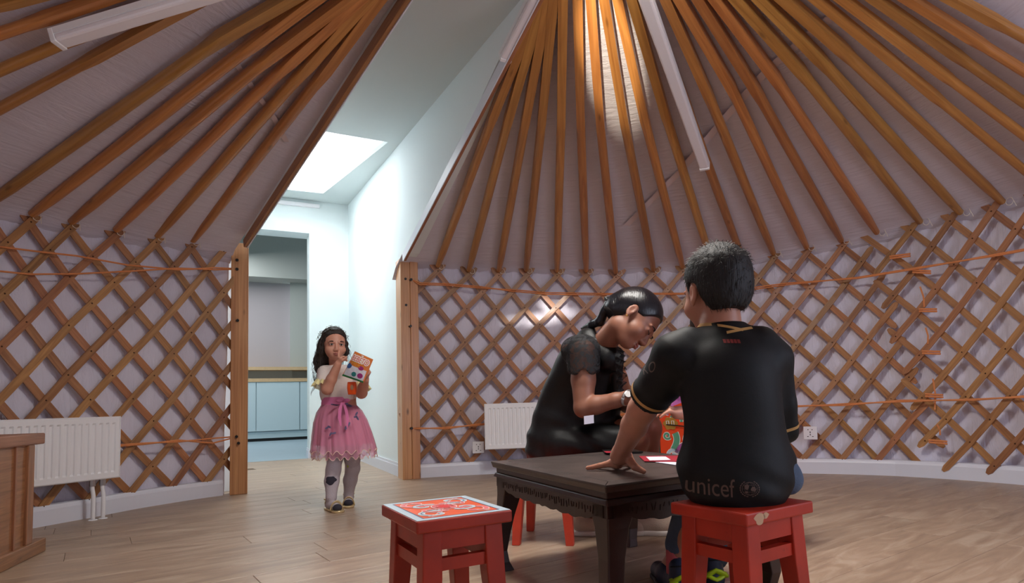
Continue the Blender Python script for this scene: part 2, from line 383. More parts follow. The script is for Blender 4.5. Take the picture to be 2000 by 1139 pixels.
def pole_px(th, a, b): # foot angle, two points on it (outer, inner)
    a, b = Vector(a), Vector(b); sh = a.lerp(b, .5); d = (a-b).normalized(); q = a.copy()
    while math.hypot(q.x-AX, q.y-AY) < 3.33 and (q-a).length < 4: q = q+d*.02
    pole(th, sh, b, F_=q, kf=.78)
for th, a, b in ((64.2, (2.765,3.495,1.876), (1.248,2.664,2.387)), (68.8, (2.558,3.214,1.966), (1.353,2.631,2.360)), (73.4, (2.388,2.982,2.036), (1.474,2.590,2.329)), (78, (2.241,2.783,2.094), (1.598,2.548,2.296)), (83, (2.102,2.593,2.147), (1.752,2.493,2.254))):
    pole_px(th, a, b)
for k, s_, t_ in ((0, (-1.124,3.026,2.335), (-0.771,2.707,2.474)), (-1, (-1.176,2.954,2.333), (-0.822,2.689,2.463)), (-2, (-1.229,2.892,2.329), (-0.862,2.675,2.455)), (-3, (-1.280,2.821,2.324), (-0.911,2.656,2.444)), (-4, (-1.316,2.724,2.325), (-1.033,2.602,2.416)), (-5, (-1.448,2.652,2.294), (-1.130,2.563,2.392))):
    pole(lerp(k, UT), s_, t_)
for th, a, b in ((-77.5, (-2.456,2.670,2.001), (-1.437,2.435,2.310)), (-81, (-2.277,2.469,2.062), (-1.560,2.379,2.276)), (-85, (-2.126,2.299,2.110), (-1.749,2.290,2.222)), (-89, (-2.014,2.174,2.143), (-1.967,2.177,2.157))):
    pole_px(th, a, b)
th = 90.0
while th < 264:
    pole(th, cone_pt(1.7, th+1), cone_pt(1.0, th+2.5), ext=True); th += 5.6
# crown ring above ----------------------------------------------------------
mb = MB()
ring = [cone_pt(RC+0.02, a, 0.07) for a in range(0, 361, 12)]
mb.tube(ring, 0.05, 8); crown = mb.build('crown_ring', M['pole'], ceiling, smooth=True)
for a in range(0, 180, 45):
    mb = MB(); p, q = cone_pt(RC, a, 0.12), cone_pt(RC, a+180, 0.12); m_ = (p+q)/2+Vector((0, 0, .18))
    mb.tube([p, p.lerp(m_, .5)+Vector((0, 0, .05)), m_, q.lerp(m_, .5)+Vector((0, 0, .05)), q], .022, 6); mb.build('crown_spoke', M['pole'], crown)
# walls: lining cloth ---------------------------------------------------------
def lining(name, ta, tb, step, mat):
    vs, uv, fs = [], [], []; n = int((tb-ta)/step); NZ = 24
    for i in range(n+1):
        th = ta+(tb-ta)*i/n; a_ = math.radians(th)*3.36
        for j in range(NZ+1):
            z = 0.0+1.93*j/NZ
            f = 0.055+0.024*noise.noise(Vector((a_*9, z*1.6, 3)))+0.010*noise.noise(Vector((a_*26+z*2, z*4, 9)))+0.01*noise.noise(Vector((a_*2, z*2, 5)))
            vs.append(cyl_pt(th, z, f)); uv.append((a_, z))
    for i in range(n):
        for j in range(NZ):
            a = i*(NZ+1)+j; fs.append((a, a+1, a+NZ+2, a+NZ+1))
    return meshobj(name, mkmesh(name, vs, fs, uv, True), mat, kind='structure')
wall_r = lining('wall_right', -22.6, 92, 0.33, M['cloth'])
wall_l = lining('wall_left', -92, -46.6, 0.33, M['cloth'])
# rear wall with two window openings (out of frame, left one added) closes the tent
def rear():
    mb = MB(); n = 60; wins = ((118, 137, .55, 1.65), (213, 240, .75, 1.65))
    for i in range(n):
        a, b = 92+176*i/n, 92+176*(i+1)/n
        zs = [0, 1.93]
        for wa, wb, z0, z1 in wins:
            if a >= wa-1.5 and b <= wb+1.5: zs = [0, z0, None, z1, 1.93]
        if len(zs) == 2: segs = [(0, 1.93)]
        else: segs = [(0, zs[1]), (zs[3], 1.93)]
        for z0, z1 in segs:
            def q(t, z): r = 3.41; t = math.radians(t); return Vector((AX+r*math.sin(t), AY+r*math.cos(t), z))
            mb.add([q(a, z0), q(b, z0), q(b, z1), q(a, z1)], [(0, 1, 2, 3)], [(a*.06, z0), (b*.06, z0), (b*.06, z1), (a*.06, z1)])
    return mb.build('wall_rear', M['cloth'], kind='structure')
wall_b = rear()
# lattice --------------------------------------------------------------------
def lat_pt(u, v, Ttop, Tbot, dr, dth=0.0):
    f = v/11.0
    th = lerp(u, Ttop)*(1-f)+lerp(u, Tbot)*f+dth
    zt = lerp(th, ZT)
    return cyl_pt(th, zt+(ZB-0.006-zt)*f, dr)
def slat(parent, pts, round0=True, round1=True, wd=0.043, tk=0.011):
    n = len(pts); vs, uv, fs = [], [], []; L = 0
    for i, p in enumerate(pts):
        t = (pts[min(i+1, n-1)]-pts[max(i-1, 0)]).normalized()
        out = Vector((p.x-AX, p.y-AY, 0)).normalized(); b = out.cross(t).normalized()
        if i: L += (p-pts[i-1]).length
        w_ = wd/2*(0.45 if (i == 0 and round0) or (i == n-1 and round1) else 1)
        for x, y in ((-1, -1), (1, -1), (1, 1), (-1, 1)):
            vs.append(p+b*x*w_+out*y*tk/2); uv.append((L, (x*.021 if y < 0 else x*.021+.1)))
    for i in range(n-1):
        for k in range(4):
            k2 = (k+1) % 4; fs.append((i*4+k, i*4+k2, (i+1)*4+k2, (i+1)*4+k))
    fs.append((3, 2, 1, 0)); fs.append(tuple((n-1)*4+k for k in range(4)))
    mb = MB(); mb.add(vs, fs, uv); return mb.build('slat', M['slat'], parent)
def lattice(parent, ua, ub, Ttop, Tbot, dr0=0.0, dth=0.0, ska=0.0, skb=0.0):
    screws = MB()
    for kind in (0, 1):
        sgn = -0.5 if kind == 0 else 0.5
        dr = dr0-(0.014 if kind == 0 else 0.0)
        for i in range(int(ua)-8, int(ub)+9):
            # u = i + sgn*v ; keep the part with ua<=u<=ub
            vv = [v for v in np.linspace(0, 11, 45) if ua+ska*v-1e-6 <= i+sgn*v <= ub+skb*v+1e-6]
            if len(vv) < 6: continue
            v0, v1 = vv[0], vv[-1]
            e0 = 0.42 if v0 > 0.01 else (0.50 if kind else 0.46); e1 = 0.3 if v1 < 10.99 else 0.35
            v0 -= e0; v1 += e1
            nn = max(5, int((v1-v0)/1.3)+3)
            inner = list(np.linspace(v0+.14, v1-.14, nn))
            vl = [v0]+inner+[v1]
            if random.random() < .5: pass
            jit = random.uniform(-.02, .02)
            pts = [lat_pt(i+sgn*v+jit, v, Ttop, Tbot, dr, dth) for v in vl]
            slat(parent, pts)
            if kind == 0:
                for v in np.arange(math.ceil(vv[0]-1e-6), vv[-1]+.01, 1.0):
                    p = lat_pt(i-v*.5, v, Ttop, Tbot, dr-0.007, dth)
                    out = Vector((p.x-AX, p.y-AY, 0)).normalized()
                    if random.random() < .8: screws.tube([p, p-out*0.004], [0.0055, 0.003], 6)
    screws.build('screws', M['screw'], parent, kind='stuff')
lattice(wall_l, -8.0, 1.25, UT, UBT)
lattice(wall_r, -0.8, 13.6, VT, VBT, skb=0.14)
lattice(wall_r, 14.0, 24.5, VT, VBT, dr0=-0.02, dth=-1.1, ska=0.10)
# strings tying the poles to the lattice heads
for T_, ks, par in ((UT, range(-5, 1), wall_l), (VT, range(0, 18), wall_r)):
    for k in ks:
        th = lerp(k, T_); mb = MB(); z = lerp(th, ZT)
        c = cyl_pt(th+.55, z+.035, -.03); pts = []
        for q in range(9):
            a = q/8*2*PI*1.0; pts.append(c+Vector((0.022*math.cos(a)*math.cos(math.radians(th)), -0.022*math.cos(a)*math.sin(math.radians(th)), .026*math.sin(a)))+Vector((0, -.012, 0)))
        pts.append(pts[-1]+Vector((.01, -.01, -.04)))
        mb.tube(pts, .0022, 5); mb.build('tie_string', M['string'], par)
# ropes -----------------------------------------------------------------------
def rope(parent, pts, r=0.0055, name='rope'):
    mb = MB(); P_ = [Vector(p) for p in pts]; fine = []
    for a, b in zip(P_, P_[1:]):
        for q in range(6): fine.append(a.lerp(b, q/6))
    fine.append(P_[-1]); mb.tube(fine, r, 6); return mb.build(name, M['rope'], parent, smooth=True)
rr = 3.29
rope(wall_l, [(-2.408,4.618,1.697), (-2.464,4.439,1.667), (-2.580,4.200,1.603), (-2.755,3.941,1.583), (-2.907,3.707,1.592), (-2.999,3.555,1.582), (-3.080,3.378,1.570)])
rope(wall_l, [(-2.408,4.618,1.693), (-2.464,4.439,1.652), (-2.580,4.200,1.614), (-2.754,3.941,1.542), (-2.905,3.709,1.481), (-3.018,3.511,1.440), (-3.079,3.382,1.432)])
rope(wall_l, [(-2.400,4.627,0.424), (-2.468,4.465,0.424), (-2.588,4.239,0.416), (-2.715,4.060,0.422), (-2.837,3.860,0.420)])
rope(wall_l, [(-2.400,4.627,0.420), (-2.479,4.453,0.389), (-2.588,4.239,0.427), (-2.715,4.060,0.415), (-2.836,3.860,0.413)])
rope(wall_r, [(-1.212,5.227,1.700), (-1.135,5.216,1.651), (-0.932,5.311,1.659), (-0.631,5.413,1.642), (-0.362,5.480,1.632), (-0.041,5.526,1.603), (0.424,5.529,1.584), (0.834,5.478,1.554), (1.140,5.401,1.531), (1.697,5.154,1.510), (1.940,4.993,1.515), (2.328,4.631,1.489), (2.635,4.267,1.485), (2.881,3.911,1.468), (3.003,3.689,1.465)])
rope(wall_r, [(-1.212,5.227,1.700), (-1.127,5.219,1.665), (-0.932,5.311,1.672), (-0.631,5.413,1.655), (-0.363,5.480,1.618), (-0.041,5.526,1.589), (0.424,5.529,1.570), (0.835,5.478,1.563), (1.141,5.401,1.540), (1.697,5.154,1.527), (1.940,4.993,1.528), (2.328,4.631,1.481), (2.635,4.267,1.478), (2.882,3.910,1.478), (3.003,3.689,1.471)])
rope(wall_r, [(-1.227,5.221,0.425), (-1.151,5.209,0.419), (-0.952,5.304,0.422), (-0.697,5.377,0.429), (-0.207,5.396,0.454), (0.765,5.299,0.489), (1.796,4.872,0.514), (2.181,4.656,0.532), (2.487,4.441,0.538), (2.778,4.108,0.546), (2.933,3.862,0.553)])
rope(wall_r, [(-1.227,5.221,0.425), (-1.151,5.209,0.427), (-0.952,5.304,0.409), (-0.697,5.377,0.438), (-0.207,5.396,0.463), (0.766,5.299,0.498), (1.797,4.872,0.526), (2.181,4.656,0.520), (2.487,4.441,0.549), (2.778,4.109,0.539), (2.933,3.862,0.560)])
for a, b in (((2.486,4.456,1.597), (2.577,4.354,1.588)), ((2.581,4.349,1.468), (2.655,4.258,1.439)), ((2.597,4.330,1.183), (2.668,4.242,1.168)), ((2.597,4.330,0.884), (2.669,4.240,0.871)), ((2.597,4.330,0.581), (2.667,4.243,0.571)), ((2.598,4.329,0.260), (2.669,4.240,0.253))):
    a, b = Vector(a), Vector(b); u_ = Vector((0, 0, .008))
    mb = MB(); mb.tube([a-u_, b-u_], .007, 6); mb.tube([a+u_, b+u_], .007, 6); mb.build('binding_rope', M['rope'], wall_r)
for a, b in (((2.619,4.335,1.353), (2.635,4.331,1.204)), ((2.635,4.331,1.058), (2.639,4.327,0.941)), ((2.649,4.314,0.694), (2.648,4.315,0.479)), ((2.652,4.310,0.373), (2.661,4.299,0.302))):
    mb = MB(); mb.tube([a, Vector(a).lerp(Vector(b), .5)+Vector((.01, 0, 0)), b], .006, 6); mb.build('binding_rope', M['rope'], wall_r)
# door posts ------------------------------------------------------------------
def post(name, c, wx, dpt, h, boards=1):
    r = struct(name, (c[0], c[1], 0)); c = Vector(c)
    x = N.copy(); 
    if boards == 1:
        mb = MB(); mb.box(c+Vector((0, 0, h/2)), (wx, dpt, h), x); mb.build('post_board', M['post'], r, bevel=.004)
    else:
        a = wx*.54; mb = MB(); mb.box(c-x*(wx/2-a/2)+Vector((0, 0, h/2))+D*.012, (a, dpt, h), x); mb.build('post_board', M['post'], r, bevel=.003)
        mb = MB(); mb.box(c+x*(wx/2-(wx-a)/2)+Vector((0, 0, h/2)), (wx-a, dpt, h), x); mb.build('post_board', M['post'], r, bevel=.003)
    return r
pl = post('trim_1', (-2.397, 4.664, 0), 0.118, 0.165, 1.888)
pr = post('trim_2', (-1.262, 5.287, 0), 0.148, 0.180, 1.882, 2)
for r_, pts in ((pl, ((-2.374,4.575,1.753), (-2.374,4.575,1.683), (-2.367,4.575,1.293), (-2.369,4.575,0.426), (-2.354,4.575,0.377))), (pr, ((-1.204,5.195,1.694), (-1.214,5.195,1.293), (-1.217,5.195,0.426), (-1.255,5.205,1.702), (-1.253,5.205,1.476)))):
    for p in pts:
        mb = MB(); p = Vector(p); mb.tube([p+D*.03, p-D*.006], .011, 8); mb.build('peg_hole', M['black'], r_)
# sloping boards along the cut edges of the roof
def edgeboard(name, A_, B_, side):
    a = Vector((A_.x, A_.y, 0)); b = Vector((B_.x, B_.y, 0)); mb = MB(); C = Vector((AX, AY, 0))
    za = cone_z((a-C).length); zb = cone_z((b-C).length)
    a.z, b.z = za-.015, zb-.015; b = a+(b-a)*1.15
    mb.beam(a, b, .022, .062); r = mb.build(name, M['edge'], kind='structure', bevel=.003)
    s_ = N*side*0.014
    mb = MB(); mb.beam(a+s_+Vector((0, 0, .0)), b+s_, .006, .070); mb.build('edge_strip', M['base'], r)
edgeboard('trim_3', RL0, RL1, -1); edgeboard('trim_4', LL0, LL1, 1)
# skirting boards ---------------------------------------------------------------
def skirting(name, ta, tb, n):
    vs, fs = [], []
    prof = ((-.035, 0), (-.035, .088), (-.030, .100), (-.022, .112), (.02, .114), (.02, 0))
    for i in range(n+1):
        th = ta+(tb-ta)*i/n
        r = lerp(th, RB)
        for dr, z in prof:
            a = math.radians(th); vs.append(Vector((AX+(r+dr)*math.sin(a), AY+(r+dr)*math.cos(a), z)))
    m_ = len(prof)
    for i in range(n):
        for k in range(m_):
            k2 = (k+1) % m_; fs.append((i*m_+k, i*m_+k2, (i+1)*m_+k2, (i+1)*m_+k))
    fs.append(tuple(range(m_))); fs.append(tuple(n*m_+k for k in range(m_))[::-1])
    me = mkmesh(name, vs, fs); return meshobj(name, me, M['base'], kind='structure')
skirting('baseboard_left', -95, -47.2, 60); skirting('baseboard_right', -22.2, 95, 120)
# passage -----------------------------------------------------------------------
TF = 2.955; CZ = lambda t: 3.275-.117*(2.85-t)
def quad(name, pts, mat, parent=None, **k):
    mb = MB(); mb.add(pts, [tuple(range(len(pts)))]); return mb.build(name, mat, parent, **k)
def slab(name, pts, nrm, tk, mat, parent=None, **k):
    mb = MB(); n = len(pts); nrm = Vector(nrm)*tk; P_ = [Vector(p) for p in pts]
    mb.add(P_+[p+nrm for p in P_], [tuple(range(n)), tuple(range(2*n-1, n-1, -1))]+[(i, (i+1) % n, n+(i+1) % n, n+i) for i in range(n)])
    return mb.build(name, mat, parent, **k)
def conez_xy(p): return cone_z((Vector((p.x, p.y, 0))-Vector((AX, AY, 0))).length)
# right-hand passage wall: full height beyond the post, above the roof cut this side of it
pts = [PW(0.03, 0.0, 0), PW(TF, 0.0, 0), PW(TF, 0.0, CZ(TF)), PW(-2.95, 0.0, CZ(-2.95))]
cut = [RL1.lerp(RL0, q/10*1.0) for q in range(11)]
low = [Vector((p.x, p.y, 0)) for p in cut]
wl = []
for p in low:
    t = (p-W0).dot(D); wl.append((t, conez_xy(p)+.03))
poly = [PW(0.03, 0, 0), PW(TF, 0, 0), PW(TF, 0, CZ(TF)+.05), PW(-2.75, 0, CZ(-2.75)+.05)]+[PW(t, 0, z) for t, z in wl]+[PW(0.03, 0, 1.86)]
slab('wall_passage_right', poly, N, .08, M['white'], kind='structure')
lw = []
for q in range(11):
    p = LL1.lerp(LL0, q/10); p = Vector((p.x, p.y, 0)); lw.append(Vector((p.x, p.y, conez_xy(p)+.03)))
top = [Vector((p.x, p.y, 3.1)) for p in lw]
sl = -1.30
poly = [PW(.10, sl, 0), PW(TF, sl, 0), PW(TF, sl, CZ(TF)+.05), PW(.10, sl, CZ(.10)+.05)]
slab('wall_passage_left', poly, -N, .08, M['white'], kind='structure')
mb = MB(); fs = []
mb.add(lw+top, [(i, i+1, 11+i+1, 11+i) for i in range(10)]); mb.build('wall_passage_cheek', M['white'], kind='structure')
# ceiling with skylight opening
def CP(t, s, dz=0): return PW(t, s, CZ(t)+dz)
sky = [(0.0, -0.10), (2.42, -0.37), (2.47, -1.2), (-.02, -1.2)]
t0, t1, s0, s1 = -3.3, TF+.1, -2.3, 0.08
outer = [(t0, s1), (t1, s1), (t1, s0), (t0, s0)]
mb = MB(); V_ = [CP(t, s) for t, s in outer]+[CP(t, s) for t, s in sky]
mb.add(V_, [(0, 1, 5, 4), (1, 2, 6, 5), (2, 3, 7, 6), (3, 0, 4, 7)])
mb.add([CP(t, s) for t, s in sky]+[CP(t, s, .04) for t, s in sky], [(i, (i+1) % 4, 4+(i+1) % 4, 4+i) for i in range(4)])
pc = mb.build('ceiling_passage', M['ceilw'], kind='structure')
skf = [(-.04, -.06), (2.46, -.33), (2.51, -1.24), (-.06, -1.24)]
sk = struct('window_1', CP(1.2, -.7, .1))
for (a, b) in ((0, 1), (1, 2), (2, 3), (3, 0)):
    mb = MB(); mb.beam(CP(*skf[a], .06), CP(*skf[b], .06), .04, .03); mb.build('window_frame', M['white'], sk)
gl = NT('skylight_glass'); gt = gl.n('ShaderNodeBsdfTransparent'); gd = gl.n('ShaderNodeBsdfTranslucent'); gm = gl.n('ShaderNodeMixShader')
gl.l(gt.outputs[0], gm.inputs[1]); gl.l(gd.outputs[0], gm.inputs[2]); gm.inputs[0].default_value = .94; gl.l(gm.outputs[0], gl.t.nodes['Material Output'].inputs['Surface'])
mb = MB(); mb.add([CP(t, s, .045) for t, s in skf], [(0, 1, 2, 3)]); mb.build('glass_pane', gl.m, sk)
# small ledge lamp at the head of the far wall
mb = MB(); mb.beam(PW(TF-.03, -.36, 3.215), PW(TF-.03, -1.15, 3.215), .05, .045); tl = mb.build('wall_lamp', M['lamp'], bevel=.004, loc=PW(TF-.03, -.8, 3.2), label='slim white strip lamp fixed high on the far passage wall under the skylight', category='lamp')
# far wall with doorway
DS0, DS1, DZ = -1.32, -0.48, 2.86; RV = 0.30
mb = MB()
mb.hexa([PW(TF, DS1, 0), PW(TF, 1.7, 0), PW(TF+RV, 1.7, 0), PW(TF+RV, DS1, 0), PW(TF, DS1, 4.72), PW(TF, 1.7, 4.72), PW(TF+RV, 1.7, 4.72), PW(TF+RV, DS1, 4.72)])
mb.hexa([PW(TF, -4.6, DZ), PW(TF, DS1, DZ), PW(TF+RV, DS1, DZ), PW(TF+RV, -4.6, DZ), PW(TF, -4.6, 4.72), PW(TF, DS1, 4.72), PW(TF+RV, DS1, 4.72), PW(TF+RV, -4.6, 4.72)])
mb.hexa([PW(TF, -4.6, 0), PW(TF, DS0, 0), PW(TF+RV, DS0, 0), PW(TF+RV, -4.6, 0), PW(TF, -4.6, DZ), PW(TF, DS0, DZ), PW(TF+RV, DS0, DZ), PW(TF+RV, -4.6, DZ)])
mb.build('wall_passage_far', M['white'], kind='structure')
mb = MB()
def bb(a, b, off):
    a, b = Vector(a), Vector(b); t = (b-a).normalized(); n_ = Vector(off)
    for z0, z1, d_ in ((0, .095, .016), (.095, .12, .010)):
        mb.hexa([a+n_*0+Vector((0, 0, z0)), b+Vector((0, 0, z0)), b+n_*d_+Vector((0, 0, z0)), a+n_*d_+Vector((0, 0, z0)), a+Vector((0, 0, z1)), b+Vector((0, 0, z1)), b+n_*d_+Vector((0, 0, z1)), a+n_*d_+Vector((0, 0, z1))])
bb(PW(0.06, 0, 0), PW(TF, 0, 0), -N); bb(PW(TF, DS1, 0), PW(TF, 0, 0), -D); bb(PW(TF, DS1, 0), PW(TF+RV, DS1, 0), -N)
mb.build('baseboard_passage', M['base'], kind='structure')
# kitchen beyond ------------------------------------------------------------------
M['kgreen'] = simple('kitchen_wall_green', srgb(176, 182, 178), 0.8); M['kmauve'] = simple('kitchen_panel', srgb(176, 170, 174), 0.7)
M['kwood'] = simple('counter_edge_wood', srgb(196, 168, 128), 0.5, var=.15, vscale=20); M['kcab'] = simple('cabinet_front', srgb(188, 208, 214), 0.45)
M['kfloor'] = simple('kitchen_floor_blue', srgb(150, 172, 184), 0.4, var=.05, vscale=4)
K0 = Vector((-5.6, 12.5, 0))
def KP(s, z, d_=0): # on the plane of the cabinet fronts; s measured across as in the passage
    t = (K0-W0).dot(D)+d_; return PW(t, s, z)
kf = quad('floor_kitchen', [PW(TF+.0, -4.5, .002), PW(TF+.0, 1.6, .002), KP(1.6, .002, .8), KP(-4.5, .002, .8)], M['kfloor'], kind='structure')
kb = struct('wall_kitchen', KP(-.7, 0, .7))
def kq(name, s0_, s1_, z0, z1, d_, mat, par=kb, tk=.03):
    mb = MB(); mb.hexa([KP(s0_, z0, d_), KP(s1_, z0, d_), KP(s1_, z0, d_+tk), KP(s0_, z0, d_+tk), KP(s0_, z1, d_), KP(s1_, z1, d_), KP(s1_, z1, d_+tk), KP(s0_, z1, d_+tk)])
    return mb.build(name, mat, par)
kq('upper_band', -4.5, 1.6, 3.33, 4.6, -.0, M['kgreen'], tk=.7)
kq('back_panel', -4.5, -.30, 1.49, 3.33, .62, M['kmauve'])
kq('side_panel', -.33, 1.6, 1.25, 3.33, .45, M['kgreen'])
kq('wall_band', -4.5, -.30, 1.2, 1.46, .30, M['kgreen'])
kq('shelf_edge', -4.5, 1.6, 1.43, 1.495, .0, M['kwood'], tk=.6)
kq('kitchen_side', 1.5, 1.6, 0, 4.6, -5, M['kgreen'], tk=5.7)
kq('kitchen_side', -4.6, -4.5, 0, 4.6, -5, M['kgreen'], tk=5.7)
kq('kitchen_top', -4.6, 1.6, 4.6, 4.65, -5.07, M['kgreen'], tk=5.8)
kc = thing('kitchen_cabinet', KP(-.7, 0, 0), 'pale low cabinet row with a thin wooden counter edge, seen through the far doorway', 'cabinet')
def kc_(name, s0_, s1_, z0, z1, d_, mat, tk=.5): kq(name, s0_, s1_, z0, z1, d_, mat, kc, tk)
kc_('body', -3.0, 1.4, .20, 1.19, .02, M['kcab'], .55)
s_ = -2.6
for k in range(5):
    kc_('door', s_+.008, s_+.80, .205, 1.185, -.015, M['kcab'], .03); s_ += .808+.0
kc_('plinth', -3.0, 1.4, .06, .19, .03, M['kcab'], .4); kc_('plinth_gap', -3.0, 1.4, 0, .06, .06, M['black'], .4)
kc_('counter_edge', -3.0, 1.4, 1.19, 1.26, -.03, M['kwood'], .62)
# floor -----------------------------------------------------------------------------
fb = quad('floor', [(-4.2, -1.6, -.004), (4.2, -1.6, -.004), (4.2, 6.2, -.004), (-4.2, 6.2, -.004)], M['joint'], kind='structure')
quad('passage_floor_base', [PW(-.5, -2, -.0035), PW(-.5, .1, -.0035), PW(TF, .1, -.0035), PW(TF, -2, -.0035)], M['joint'], fb)
FA = math.radians(37); fx, fy = Vector((math.cos(FA), math.sin(FA), 0)), Vector((-math.sin(FA), math.cos(FA), 0))
PLW, PLL, PG = 0.205, 1.30, 0.0016
def plank_mesh():
    hx, hy, h = PLL/2-PG/2, PLW/2-PG/2, .004; c = .0012
    vs = [(-hx, -hy, -h), (hx, -hy, -h), (hx, hy, -h), (-hx, hy, -h), (-hx, -hy, -c), (hx, -hy, -c), (hx, hy, -c), (-hx, hy, -c),
          (-hx+c, -hy+c, 0), (hx-c, -hy+c, 0), (hx-c, hy-c, 0), (-hx+c, hy-c, 0)]
    fs = [(8, 9, 10, 11), (0, 1, 5, 4), (1, 2, 6, 5), (2, 3, 7, 6), (3, 0, 4, 7), (4, 5, 9, 8), (5, 6, 10, 9), (6, 7, 11, 10), (7, 4, 8, 11)]
    me = mkmesh('plank', vs, fs, [(v[0], v[1]) for v in vs]); me.materials.append(M['floor']); return me
pm = plank_mesh(); rnd = random.Random(3); cnt = 0
for j in range(-24, 46):
    off = rnd.uniform(0, PLL)
    for i in range(-6, 9):
        c = fx*(i*PLL+off)+fy*(j*PLW)
        r_ = math.hypot(c.x-AX, c.y-AY); t_, s2 = (c-W0).dot(D), (c-W0).dot(N)
        if r_ < 3.80 or (-.6 < t_ < TF+.6 and -1.7 < s2 < .8):
            if c.y < 0.1 and r_ > 3.2: continue
            o = bpy.data.objects.new('plank', pm); S.collection.objects.link(o); o.parent = fb
            o.location = (c.x, c.y, 0.0 if True else 0); o.rotation_euler = (0, 0, FA); cnt += 1
print('planks', cnt)
# batten lamps under the roof poles ------------------------------------------------
def batten(p0, p1, label, wd=.062, ht=.055, drop=.075):
    p0, p1 = Vector(p0)-Vector((0, 0, drop)), Vector(p1)-Vector((0, 0, drop)); d = (p1-p0).normalized(); p1 = p0+d*1.5
    r = thing('ceiling_lamp', (p0+p1)/2, label, 'lamp', group='white batten lamps under the roof poles')
    mb = MB(); mb.beam(p0+d*.02, p1-d*.02, wd, ht*.55); mb.build('diffuser', M['lamp'], r, bevel=.01)
    mb = MB(); mb.beam(p0+Vector((0, 0, ht*.5)), p1+Vector((0, 0, ht*.5)), wd, ht*.5); mb.build('housing', M['enamel'], r)
    for e, q in ((p0, d), (p1, -d)):
        mb = MB(); mb.beam(e+Vector((0, 0, ht*.22)), e+q*.02+Vector((0, 0, ht*.22)), wd*1.03, ht*1.08); mb.build('end_cap', M['enamel'], r, bevel=.003)
batten((1.025,3.931,2.181), (0.515,2.841,2.535), 'long white batten lamp under the poles, lower end free above the seated boy')
batten((-1.940,2.335,2.164), (-1.352,2.342,2.338), 'white batten lamp crossing the roof poles above the wall radiator, far corner of the roof')
batten((-0.219,3.165,2.470), (-0.065,2.884,2.562), 'white batten lamp end beside the sloping edge board of the passage opening', drop=.03)
# ------------------------------------------------------------------ furniture
def painted_red(name, base, worn=0.5, rough=0.42):
    q = NT(name); tc = q.n('ShaderNodeTexCoord')
    n1 = q.n('ShaderNodeTexNoise', i_Scale=9.0, i_Detail=6.0); q.l(tc.outputs['Object'], n1.inputs['Vector'])
    rp = q.n('ShaderNodeValToRGB'); q.l(n1.outputs[0], rp.inputs[0])
    rp.color_ramp.elements[0].position = .3; rp.color_ramp.elements[0].color = tuple(c*.72 for c in base[:3])+(1,)
    rp.color_ramp.elements[1].position = .65; rp.color_ramp.elements[1].color = base
    n2 = q.n('ShaderNodeTexNoise', i_Scale=24.0, i_Detail=8.0, i_Roughness=.7); q.l(tc.outputs['Object'], n2.inputs['Vector'])
    r2 = q.n('ShaderNodeValToRGB'); q.l(n2.outputs[0], r2.inputs[0]); r2.color_ramp.elements[0].position = .70-.06*worn; r2.color_ramp.elements[0].color = (0, 0, 0, 1)
    r2.color_ramp.elements[1].position = .73-.06*worn; r2.color_ramp.elements[1].color = (worn, worn, worn, 1)
    mx = q.n('ShaderNodeMix', data_type='RGBA'); q.l(r2.outputs[0], mx.inputs[0]); q.l(rp.outputs[0], mx.inputs[6]); mx.inputs[7].default_value = tuple(c*.3 for c in base[:3])+(1,)
    q.l(mx.outputs[2], q.b.inputs['Base Color']); q.b.inputs['Roughness'].default_value = rough
    bp = q.n('ShaderNodeBump', i_Strength=.12, i_Distance=.004); q.l(n2.outputs[0], bp.inputs['Height']); q.l(bp.outputs[0], q.b.inputs['Normal'])
    return q.m
M['red'] = painted_red('red_paint', srgb(164, 42, 18)); M['red2'] = painted_red('red_paint_worn', srgb(182, 46, 22), .8); M['redpink'] = painted_red('red_paint_faded', srgb(214, 70, 46), .2)
M['p_blue'] = simple('paint_pale_blue', srgb(178, 196, 208), .4, var=.08, vscale=30); M['p_navy'] = simple('paint_navy', srgb(70, 86, 120), .4)
M['p_orange'] = simple('paint_orange', srgb(222, 92, 52), .4, var=.12, vscale=25); M['p_pink'] = simple('paint_pink', srgb(224, 112, 120), .4)
M['p_white'] = simple('paint_white', srgb(232, 226, 216), .4); M['p_green'] = simple('paint_green', srgb(86, 146, 116), .4, var=.1, vscale=20)
M['p_dgreen'] = simple('paint_dark_green', srgb(34, 70, 48), .4); M['p_purple'] = simple('paint_purple', srgb(150, 78, 132), .4); M['p_red'] = simple('paint_red', srgb(206, 48, 50), .4)
M['c_orange'] = simple('chest_orange', srgb(222, 66, 18), .38, var=.06, vscale=12); M['p_yellow'] = simple('paint_yellow', srgb(222, 160, 60), .4)
M['brass'] = simple('brass', srgb(196, 150, 70), .35, metal=.8)
M['chip'] = simple('chipped_bare_wood', srgb(196, 160, 128), .8)
